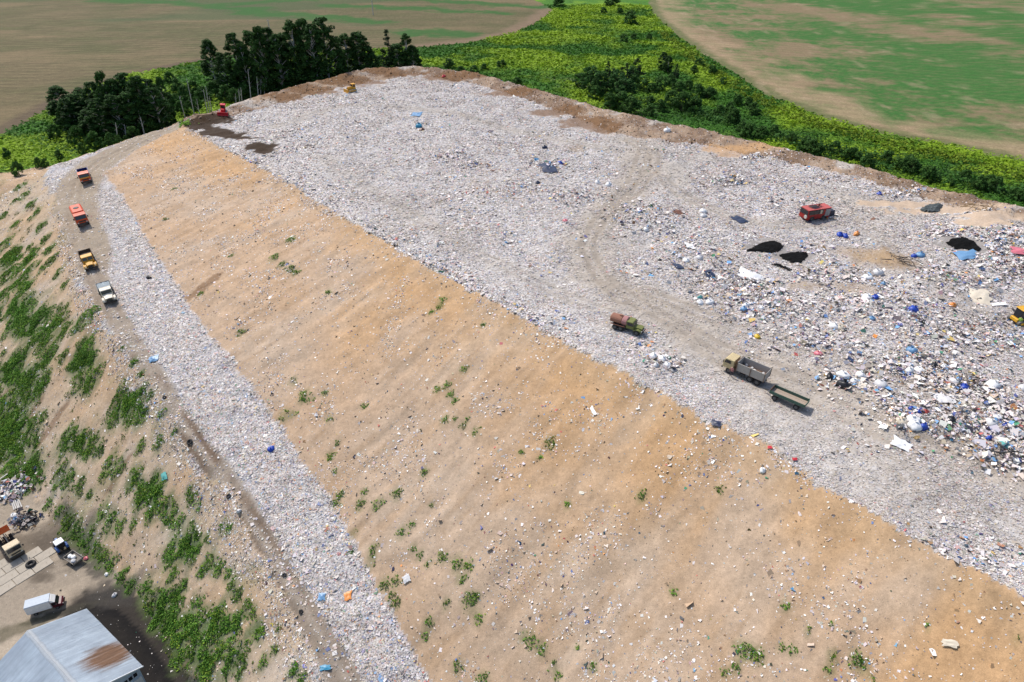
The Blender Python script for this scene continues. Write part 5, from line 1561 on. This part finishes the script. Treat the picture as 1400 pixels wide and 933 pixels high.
# tyres
TY = [(225, 544, 3.6, 'small tyre at the edge of the haul road below the cream truck'), (260, 605, 5.5, 'large tyre lying left of the haul road'), (313, 679, 4.5, 'grey tyre left of the haul road, below the large one'), (389, 787, 4, 'upper of two tyres beside the wheel ruts'), (412, 837, 4.2, 'lower of two tyres beside the wheel ruts'), (1263, 441, 4.2, 'lone tyre on the colourful rubbish at the right')]
tym = MB().ring((0, 0, .34), .72, .30, 'z', 18, 8, .9).mesh('tyre', rubber, smooth=True)
for a, b_, r, lb in TY:
    o = drop(tym, 'tyre', a, b_, lb, 'tyre')
    sc = .78 * r * mpp(at(a, b_))
    o.scale = (sc,) * 3
o = drop(tym, 'tyre', 43, 773, 'big black tyre lying by the beige truck in the yard', 'tyre')
o.scale = (.75, .75, .9)
# sacks on the cart, scrap of the yard
for k, (x_, y_, lb) in enumerate(((.75, .1, 'front white sack on the grey cart'), (.05, -.1, 'middle white sack on the grey cart'), (-.8, .45, 'rear grey sack on the grey cart'))):
    o = link('sack', lumpy('sack', pm_('white' if k < 2 else 'grey white'), .5, .42, .32, 400 + k, False))
    o.matrix_world = cart.matrix_world @ Matrix.Translation((x_, y_, .93))
    tag(o, lb, 'sack')
YS = [(118, 763, 3.5, 'pink', 'pale pink sack right of the grey cart'), (33, 671, 4, 'white', 'white sack on the blue yard rubbish pile'), (18, 668, 4, 'blue', 'left blue sack of the yard rubbish pile'), (8, 662, 4, 'navy', 'navy sack at the left of the yard rubbish pile'), (14, 677, 3.5, 'blue', 'lower blue sack of the yard rubbish pile'), (25, 676, 3.5, 'sky', 'pale blue sack of the yard rubbish pile'),
      (22, 712, 6, 'sky', 'pale blue bundle on the scrap by the tipped truck'), (20, 705, 5, 'white', 'white bundle above the pale blue one on the scrap'), (38, 708, 3, 'white', 'small white piece on the scrap heap'), (50, 699, 2, 'black', 'small black sack at the corner of the yard'), (157, 813, 4, 'grey white', 'grey sack on the black soil by the shed'), (146, 785, 3, 'white', 'white scrap at the foot of the bank by the shed')]
for k, (a, b_, r, c, lb) in enumerate(YS):
    o = drop(lumpy('sack', pm_(c), 1, .85, .7, 420 + k), 'sack', a, b_ + 1, lb, 'sack', sink=.05)
    sc = r * mpp(at(a, b_))
    o.scale = (sc, sc, sc)
# stack of grey metal profiles and planks
prm = MB().box((0, 0, .1), (2.4, .22, .14)).mesh('metal_profile', greym, .02)
st = bpy.data.objects.new('profile_stack', None); COL.objects.link(st)
c = at(23, 691); st.location = c; st.rotation_euler = (0, 0, -.85)
tag(st, 'stack of long grey metal profiles in the yard', 'stack')
for k in range(5):
    o = link('metal_profile', prm, None, st); o.location = (random.uniform(-.1, .1), -.5 + k * .26, .02 + .12 * (k % 2)); o.rotation_euler = (0, 0, random.uniform(-.04, .04))
for k, (a, b_, ln, yw, lb) in enumerate([(30, 670, 2.6, .5, 'pale plank sticking out of the yard rubbish pile to the right'), (4, 655, 2.0, .9, 'pale plank at the top left of the yard rubbish pile'), (10, 660, 2.2, -.2, 'white plank lying across the yard rubbish pile')]):
    drop(MB().box((0, 0, .35), (ln, .2, .08), rot=(0, -.12, 0)).mesh('plank', solid('pale_wood', (.52, .50, .47), .8), .01), 'plank', a, b_, lb, 'plank', yaw=yw)
# dark scrap heap with a car axle look
X = []
c = at(36, 712)
k = 240
x, y = c.x + R.normal(0, 1.1, k), c.y + R.normal(0, .9, k)
s = R.uniform(.08, .3, k)
o = cards('scrap_heap', x, y, height(x, y) + .1 + R.uniform(0, .8, k), s * 1.5, s, colours(k, PW2) * .45, .9, rub, 'dark heap of mixed scrap in the yard')
c = at(16, 672)
k = 500
x, y = c.x + R.normal(0, 1.6, k), c.y + R.normal(0, 1.2, k)
s = R.uniform(.08, .34, k)
cards('yard_rubbish', x, y, height(x, y) + .1 + R.uniform(0, .5, k), s * 1.5, s, colours(k, PW2), .8, rub, 'loose blue and white rubbish pile in the yard')
# timber and dead branches
tim = solid('old_timber', (.30, .20, .10), .85, .3, (.12, .08, .05))
for (a, b_, n_, sp, lb, mt) in ((1340, 287, 22, 4.0, 'heap of broken timber and scrap below the back berm', tim), (1232, 358, 14, 3.2, 'dark dead branches lying on the rubbish', solid('dead_branch', (.10, .08, .065), .9)), (1330, 527, 8, 1.8, 'broken dark wood beside the blue bag', solid('dead_branch', (.10, .08, .065), .9)), (1362, 622, 8, 1.8, 'dark metal rods near the lower right', steel)):
    c = at(a, b_)
    h_ = bpy.data.objects.new('timber_heap', None); COL.objects.link(h_); h_.location = c
    tag(h_, lb, 'heap')
    for k in range(n_):
        an, le = random.uniform(0, PI), random.uniform(.8, 2.6)
        p = Vector((random.gauss(0, sp * .5), random.gauss(0, sp * .35), random.uniform(.1, .9)))
        d = Vector((math.cos(an), math.sin(an), random.uniform(-.25, .3))) * le / 2
        MB().cyl(p - d, p + d, random.uniform(.05, .13), .05, n=6).build('branch', mt, h_)

# ------------------------------------------------------------------ two people
def person(px, py, label, cloth, legs, yaw):
    me = bpy.data.meshes.new('person')
    J = {'pel': (0, 0, .95), 'ch': (0, .02, 1.35), 'nk': (0, .01, 1.5), 'hd': (0, .05, 1.66), 'hl': (.1, 0, .9), 'kl': (.12, .05, .5), 'al': (.13, -.02, .08), 'fl': (.14, .16, .04), 'hr': (-.1, 0, .9), 'kr': (-.12, .02, .5), 'ar': (-.13, -.1, .08), 'fr': (-.14, .08, .04),
         'sl': (.2, .01, 1.42), 'el': (.27, .02, 1.14), 'wl': (.26, .14, .92), 'sr': (-.2, .01, 1.42), 'er': (-.27, .03, 1.14), 'wr': (-.22, .18, .95)}
    RAD = {'pel': .15, 'ch': .16, 'nk': .065, 'hd': .11, 'hl': .095, 'kl': .065, 'al': .045, 'fl': .04, 'hr': .095, 'kr': .065, 'ar': .045, 'fr': .04, 'sl': .07, 'el': .05, 'wl': .035, 'sr': .07, 'er': .05, 'wr': .035}
    E_ = [('pel', 'ch'), ('ch', 'nk'), ('nk', 'hd'), ('pel', 'hl'), ('hl', 'kl'), ('kl', 'al'), ('al', 'fl'), ('pel', 'hr'), ('hr', 'kr'), ('kr', 'ar'), ('ar', 'fr'), ('ch', 'sl'), ('sl', 'el'), ('el', 'wl'), ('ch', 'sr'), ('sr', 'er'), ('er', 'wr')]
    ks = list(J)
    me.from_pydata([J[k] for k in ks], [(ks.index(a), ks.index(b)) for a, b in E_], [])
    o = link('person', me)
    sk = o.modifiers.new('skin', 'SKIN')
    for i, k in enumerate(ks):
        v = me.skin_vertices[0].data[i]
        v.radius = (RAD[k], RAD[k])
        v.use_root = (k == 'pel')
    sub = o.modifiers.new('sub', 'SUBSURF'); sub.levels = sub.render_levels = 1
    m, nt, b = newmat('person_look')
    tcz = node(nt, 'ShaderNodeSeparateXYZ')
    nt.links.new(node(nt, 'ShaderNodeTexCoord').outputs['Object'], tcz.inputs[0])
    dv = node(nt, 'ShaderNodeMath', operation='DIVIDE'); dv.inputs[1].default_value = 1.8
    nt.links.new(tcz.outputs[2], dv.inputs[0])
    rp = ramp(nt, dv.outputs[0], [(0, (.03, .025, .02)), (.06, legs), (.53, cloth), (.835, (.42, .25, .17)), (.935, (.04, .03, .022))])
    rp.color_ramp.interpolation = 'CONSTANT'
    nt.links.new(rp.outputs[0], b.inputs['Base Color'])
    me.materials.append(m)
    c = at(px, py)
    o.location = c; o.rotation_euler = (0, 0, yaw)
    tag(o, label, 'person')
person(999, 515, 'person in a dull reddish jacket standing beside the beige truck', (.36, .15, .14), (.05, .04, .05), 2.4)
person(1391, 446, 'person in a bright yellow green vest by the yellow machine', (.52, .78, .12), (.03, .03, .05), 2.8)

# ------------------------------------------------------------------ trees
bark = solid('pale_bark', (.42, .41, .38), .9, .3, (.10, .09, .08), scale=3)
bark2 = solid('dark_bark', (.10, .08, .06), .9, .2)
def limb(b, p0, p1, r0, r1):
    b.cyl(p0, p1, r0, r1, n=6)
def make_tree(kind, seed):
    """unit tree: height 1, crown radius set in units of height; returns trunk mesh, crown mesh"""
    rs = np.random.default_rng(seed)
    b = MB()
    lean = rs.normal(0, .02, 2)
    tp_ = [(lean[0] * t * 1.5, lean[1] * t * 1.5, t * .93) for t in np.linspace(0, 1, 5)]
    for i in range(4):
        limb(b, tp_[i], tp_[i + 1], .013 * (1 - i / 4.6), .013 * (1 - (i + 1) / 4.6))
    cl = []
    if kind == 'birch':
        base, nC, k = .04, 120, 80
    elif kind == 'spruce':
        base, nC, k = .06, 60, 60
    elif kind == 'round':
        base, nC, k = .12, 44, 80
    else:
        base, nC, k = .05, 34, 80
    for i in range(nC):
        t = base + (1 - base) * rs.uniform(0, 1) ** .85
        u = (t - base) / (1 - base)
        if kind == 'birch':
            prof = .17 * min(1, (u + .25) * 2.2) * max(0, 1 - max(0, u - .5) / .53) ** .55
            cr = rs.uniform(.034, .06) * (1.1 - .4 * u)
        elif kind == 'spruce':
            prof = .17 * (1 - u) ** .8 + .01
            cr = .025 + .035 * (1 - u)
        elif kind == 'round':
            prof = .34 * math.sin(PI * (u * .86 + .1)) ** .6
            cr = rs.uniform(.07, .12)
        else:
            prof = .52 * (1 - u ** 2.2) ** .5
            cr = rs.uniform(.10, .18)
        a = rs.uniform(0, 2 * PI)
        rr = prof * rs.uniform(.35, 1.0) ** .5 * (1 + .22 * math.sin(a * 2 + seed))
        c = (rr * math.cos(a), rr * math.sin(a), min(t, .985))
        cl.append((c, cr))
        if i % 3 == 0:
            ti = max(.05, t - rr * .8)
            limb(b, (lean[0] * ti, lean[1] * ti, ti * .93), c, .006, .0015)
    tm = b.mesh('trunk', bark if kind == 'birch' else bark2)
    P_, S_, N_, Cc = [], [], [], []
    for c, cr in cl:
        d = rs.normal(0, 1, (k, 3))
        d /= np.linalg.norm(d, axis=1, keepdims=True)
        rad = rs.uniform(.55, 1.05, (k, 1))
        P_.append(np.array(c) + d * rad * cr * np.array((1, 1, .8)))
        N_.append(d + np.array((0, 0, .7)))
        S_.append(rs.uniform(.13, .32, k) * cr)
        Cc.append(np.full(k, rs.uniform(.65, 1.4)) * rs.uniform(.75, 1.25, k))
    P_, S_, N_, Cc = map(np.concatenate, (P_, S_, N_, Cc))
    lo, hi = {'birch': ((.018, .052, .012), (.050, .112, .024)), 'spruce': ((.014, .034, .014), (.028, .058, .022)), 'round': ((.024, .070, .018), (.060, .135, .032)), 'bush': ((.030, .085, .018), (.075, .155, .032))}[kind]
    tt = rs.uniform(0, 1, (len(P_), 1))
    col = (np.array(lo) * (1 - tt) + np.array(hi) * tt) * Cc[:, None]
    me = cards('crown', P_[:, 0], P_[:, 1], P_[:, 2], S_, S_ * .75, col, .45, leafm, normal=N_, bend=.35, me_only=True)
    return tm, me
TV_ = {k: [make_tree(k, 500 + i * 7 + j * 31) for i in range(n_)] for j, (k, n_) in enumerate((('birch', 5), ('spruce', 3), ('round', 4), ('bush', 5)))}
def tree(name, kind, x, y, H, Wd, label, cat, group, idx, lean=None):
    tm, cm = TV_[kind][idx % len(TV_[kind])]
    o = bpy.data.objects.new(name, None)
    COL.objects.link(o)
    z = float(height(x, y))
    o.location = (x, y, z - .1)
    o.rotation_euler = (0, 0, random.uniform(0, 6.28))
    o.scale = (Wd, Wd, H)
    link('trunk', tm, None, o)
    link('crown', cm, None, o)
    tag(o, label, cat, group)
    return o
def from_photo(tx, ty, by, dist_z=-8.5):
    """ground place and height of a tree whose top shows at tx,ty and whose foot stands at row by"""
    x, y = un(tx, by, dist_z)
    for _ in range(4):
        x, y = un(tx, by, float(height(x, y)))
    # the foot stands beyond the outer foot of the mound
    h_ = math.hypot(x, y)
    for _ in range(60):
        j, i = min(NY - 1, np.searchsorted(GY, y - 2.0 * y / h_)), min(NX - 1, np.searchsorted(GX, x - 2.0 * x / h_))
        if REG[j * NX + i] not in (1, 2, 3, 4):
            break
        x, y = x + x / h_, y + y / h_
    d = ray(tx, ty)
    k = y / d[1]
    return d[0] * k, y, CAM_H + d[2] * k - float(height(d[0] * k, y))
ORD = 'first second third fourth fifth sixth seventh eighth ninth tenth eleventh twelfth thirteenth fourteenth fifteenth sixteenth seventeenth eighteenth nineteenth twentieth'.split()
def ordn(i):
    t_ = ['twenty', 'thirty', 'forty', 'fifty', 'sixty', 'seventy', 'eighty']
    return ORD[i] if i < 20 else t_[(i + 1) // 10 - 2] + '-' + (ORD[(i + 1) % 10 - 1] if (i + 1) % 10 else 'tenth')
WOOD = [(75, 118, 172, 40), (100, 128, 178, 34), (122, 112, 176, 34), (135, 98, 186, 24), (128, 135, 192, 34), (150, 108, 184, 36), (165, 100, 180, 42), (183, 104, 186, 36), (150, 130, 192, 36), (172, 126, 190, 36), (205, 120, 188, 34), (216, 105, 178, 20), (96, 140, 182, 32), (192, 132, 188, 34), (116, 150, 190, 30), (108, 120, 170, 34), (86, 135, 184, 30), (200, 108, 172, 30), (140, 120, 172, 36), (176, 112, 170, 34)]
for i, (a, ty, by, wd_) in enumerate(sorted(WOOD)):
    x, y, H = from_photo(a, ty, by)
    wr = wd_ / 2 * y * .95 / FPX
    tree('broadleaf_tree', 'birch', x, y, H, wr / .17, f'dark leafy tree, {ordn(i)} from left in the low wood left of the red bulldozer', 'tree', 'trees of the low wood', i)
GROVE = [(282, 54, 118, 30), (300, 72, 126, 26), (315, 46, 126, 34), (328, 60, 128, 24), (340, 42, 124, 36), (350, 36, 130, 30), (362, 38, 126, 36), (374, 47, 128, 34), (386, 45, 122, 30), (396, 28, 124, 34), (411, 26, 122, 34), (424, 33, 126, 34), (438, 24, 122, 42), (455, 52, 120, 26), (470, 47, 118, 36), (487, 44, 115, 38), (500, 62, 112, 28), (528, 40, 108, 22), (541, 60, 108, 32), (554, 46, 110, 22), (563, 62, 108, 26)]
for i, (a, ty, by, wd_) in enumerate(GROVE):
    kind = 'spruce' if a in (528,) else 'birch'
    x, y, H = from_photo(a, ty, by + 6)
    wr = wd_ / 2 * y * .95 / FPX
    tree('spruce_tree' if kind == 'spruce' else 'birch_tree', kind, x, y, H, wr / (.17 if kind == 'birch' else .15), f'tall dark tree, {ordn(i)} from left in the grove behind the plateau', 'tree', 'trees of the tall grove', i)
# bushes under and between them
UND = [(70, 180, 9), (229, 106, 7), (240, 118, 9), (250, 128, 10), (262, 120, 9), (275, 130, 10), (290, 122, 10), (305, 128, 10), (318, 132, 10), (332, 126, 10), (346, 128, 9), (232, 138, 10), (246, 148, 9), (222, 150, 10), (262, 142, 9), (360, 122, 10), (385, 118, 10), (410, 112, 10), (440, 106, 10), (470, 102, 10), (505, 92, 9), (520, 86, 9), (566, 84, 8), (548, 86, 8), (100, 185, 11), (125, 192, 11), (150, 194, 11), (178, 186, 11), (205, 178, 11), (6, 209, 6), (50, 222, 6), (60, 222, 5), (78, 212, 6), (110, 203, 7), (20, 230, 8)]
for i, (a, b_, r) in enumerate(sorted(UND)):
    x, y, H = from_photo(a, b_ - r, b_ + r + 2)
    wr = r * y * .95 / FPX
    tree('bush', 'bush', x, y, max(H, 1.0), wr / .5, f'dark green bush, {ordn(i)} from left among the two woods', 'bush', 'bushes round the woods', i)
# bare trunks
DEAD = [(191, 139, 199, 176), (195, 138, 203, 174), (189, 152, 199, 180), (198, 140, 204, 172), (192, 160, 200, 182), (220, 118, 226, 140), (245, 132, 257, 163), (255, 107, 268, 156), (269, 136, 275, 156), (278, 122, 285, 150), (281, 118, 288, 150), (286, 132, 291, 148), (322, 128, 323, 134), (326, 122, 329, 137), (329, 120, 332, 136), (339, 95, 344, 132), (351, 105, 354, 130), (357, 108, 356, 128), (362, 112, 361, 128), (383, 70, 388, 120), (396, 90, 398, 116), (419, 62, 419, 96), (437, 75, 440, 112), (478, 66, 481, 100), (501, 84, 501, 96), (158, 168, 163, 190), (170, 170, 174, 184)]
for i, (tx, ty, bx, by) in enumerate(sorted(DEAD)):
    P0 = Vector(un(bx, by + 12, -8.5) + (0,))
    for _ in range(3):
        g_ = float(height(P0.x, P0.y)); P0 = Vector(un(bx, by + 12, g_) + (g_,))
    d = ray(tx, ty); k = P0.y / d[1]
    P1 = Vector((d[0] * k, P0.y, CAM_H + d[2] * k))
    b = MB(); v = P1 - P0
    r0 = .20
    b.cyl((0, 0, -.3), v * .5, r0, r0 * .75, n=7)
    b.cyl(v * .5, v, r0 * .75, r0 * .3, n=7)
    b2 = MB()
    for q_ in range(5):
        t_ = random.uniform(.45, .95); a_ = random.uniform(0, 6.28)
        b2.cyl(v * t_, v * t_ + Vector((math.cos(a_), math.sin(a_), .9)) * random.uniform(.5, 1.3), .045, .015, n=4)
    o = bpy.data.objects.new('dead_tree', None); COL.objects.link(o); o.location = P0
    b.build('trunk', bark, o); b2.build('branch', bark, o)
    tag(o, f'bare pale tree trunk, {ordn(i)} from left in front of the woods', 'dead tree', 'bare trunks before the woods')
# right hand clump
RC = [(808, 93, 128, 28, 'round'), (822, 98, 132, 26, 'round'), (832, 84, 126, 16, 'spruce'), (845, 98, 134, 30, 'round'), (858, 86, 120, 16, 'spruce'), (851, 92, 118, 16, 'spruce'), (872, 78, 108, 20, 'spruce'), (866, 92, 112, 18, 'round'), (840, 92, 122, 16, 'spruce'), (908, 71, 97, 12, 'birch'), (915, 76, 100, 14, 'birch'), (926, 86, 108, 10, 'spruce'), (796, 100, 120, 22, 'round'), (856, 108, 138, 30, 'round')]
for i, (a, ty, by, wd_, kind) in enumerate(sorted(RC)):
    x, y, H = from_photo(a, ty, by)
    wr = wd_ / 2 * y * .95 / FPX
    tree({'spruce': 'spruce_tree', 'round': 'willow_tree', 'birch': 'birch_tree'}[kind], kind, x, y, H, wr / {'spruce': .16, 'round': .38, 'birch': .16}[kind], f'dark {"pointed" if kind == "spruce" else "leafy"} tree, {ordn(i)} from left in the clump behind the right berm', 'tree', 'trees of the right clump', i)
RB = [(868, 113, 9), (882, 118, 9), (892, 122, 8), (905, 116, 11), (918, 112, 9), (930, 122, 10), (942, 118, 8), (955, 126, 10), (968, 130, 8), (935, 141, 14), (920, 136, 11), (890, 138, 6), (850, 140, 13), (865, 146, 12), (835, 140, 12), (890, 152, 8), (950, 145, 12), (1000, 150, 9), (1032, 150, 9), (975, 97, 7), (957, 86, 6), (1010, 138, 8), (1025, 140, 7), (972, 128, 8), (985, 152, 8), (905, 146, 9), (825, 15, 5), (863, 26, 10), (854, 53, 6), (867, 51, 5), (888, 51, 5), (763, 3, 8), (838, 3, 8), (848, 16, 5), (707, 112, 6), (614, 88, 7), (630, 97, 6), (648, 96, 6), (686, 88, 6), (662, 92, 5), (1245, 224, 11), (815, 128, 10), (950, 96, 6), (990, 112, 6)]
for i in range(26):
    t_ = i / 25
    RB.append((1000 + 400 * t_ + random.uniform(-8, 8), 165 + 98 * t_ + random.uniform(-6, 7) + 6 * math.sin(t_ * 3.1), random.uniform(6, 12)))
for i, (a, b_, r) in enumerate(sorted(RB)):
    x, y, H = from_photo(a, b_ - r, b_ + r * .8)
    wr = r * y * .95 / FPX
    tree('bush', 'bush', x, y, max(H, .8), wr / .5, f'green bush, {ordn(i)} from left on the meadow behind the right berm', 'bush', 'bushes of the meadow', i)
# low scrub between the bushes along the right rim
rowp = dens([(a, b, 0) for a, b in gp([(880, 140), (960, 158), (1060, 186), (1200, 222), (1300, 246), (1400, 268), (1470, 285)], -7.5)], .8)
x = np.concatenate([p[0] + R.normal(0, 2.0, 40) for p in rowp]); y = np.concatenate([p[1] + R.normal(0, 5.0, 40) for p in rowp])
i_ = np.clip(np.searchsorted(GY, y), 0, NY - 1) * NX + np.clip(np.searchsorted(GX, x), 0, NX - 1)
cl_ = vn(x, y, 3.2, 240)
k = (REG[i_] == 0) & (cl_ > .3)
x, y, cl_ = x[k], y[k], cl_[k]
n = len(x)
c = greens(n, (.022, .075, .016), (.065, .150, .028), yl=.05) * (.6 + .9 * vn(x, y, 6, 241))[:, None]
s = R.uniform(.18, .45, n)
cards('scrub', x, y, height(x, y) + (cl_ - .2) * 3.4 * R.uniform(.2, 1, n), s, s * .7, c, .6, leafm, 'low dark green scrub along the foot of the right berm')
# utility poles
for (tx, ty, bx, by, lb) in ((507, -12, 507, 21, 'grey utility pole standing in the far left field'), (366, 27, 366, 40, 'small pale pole behind the tall grove')):
    x, y, H = from_photo(tx, ty, by)
    o = bpy.data.objects.new('utility_pole', None); COL.objects.link(o)
    o.location = (x, y, float(height(x, y)))
    pl = solid('pole_concrete', (.42, .41, .40), .8)
    MB().cyl((0, 0, -.3), (0, 0, H), .26, .16, n=8).build('pole', pl, o)
    MB().box((0, 0, H - .5), (1.8, .14, .14)).build('crossarm', pl, o)
    for sx in (-.8, 0, .8):
        MB().cyl((sx, 0, H - .45), (sx, 0, H - .2), .06, n=6).build('insulator', lampm, o)
    tag(o, lb, 'pole')
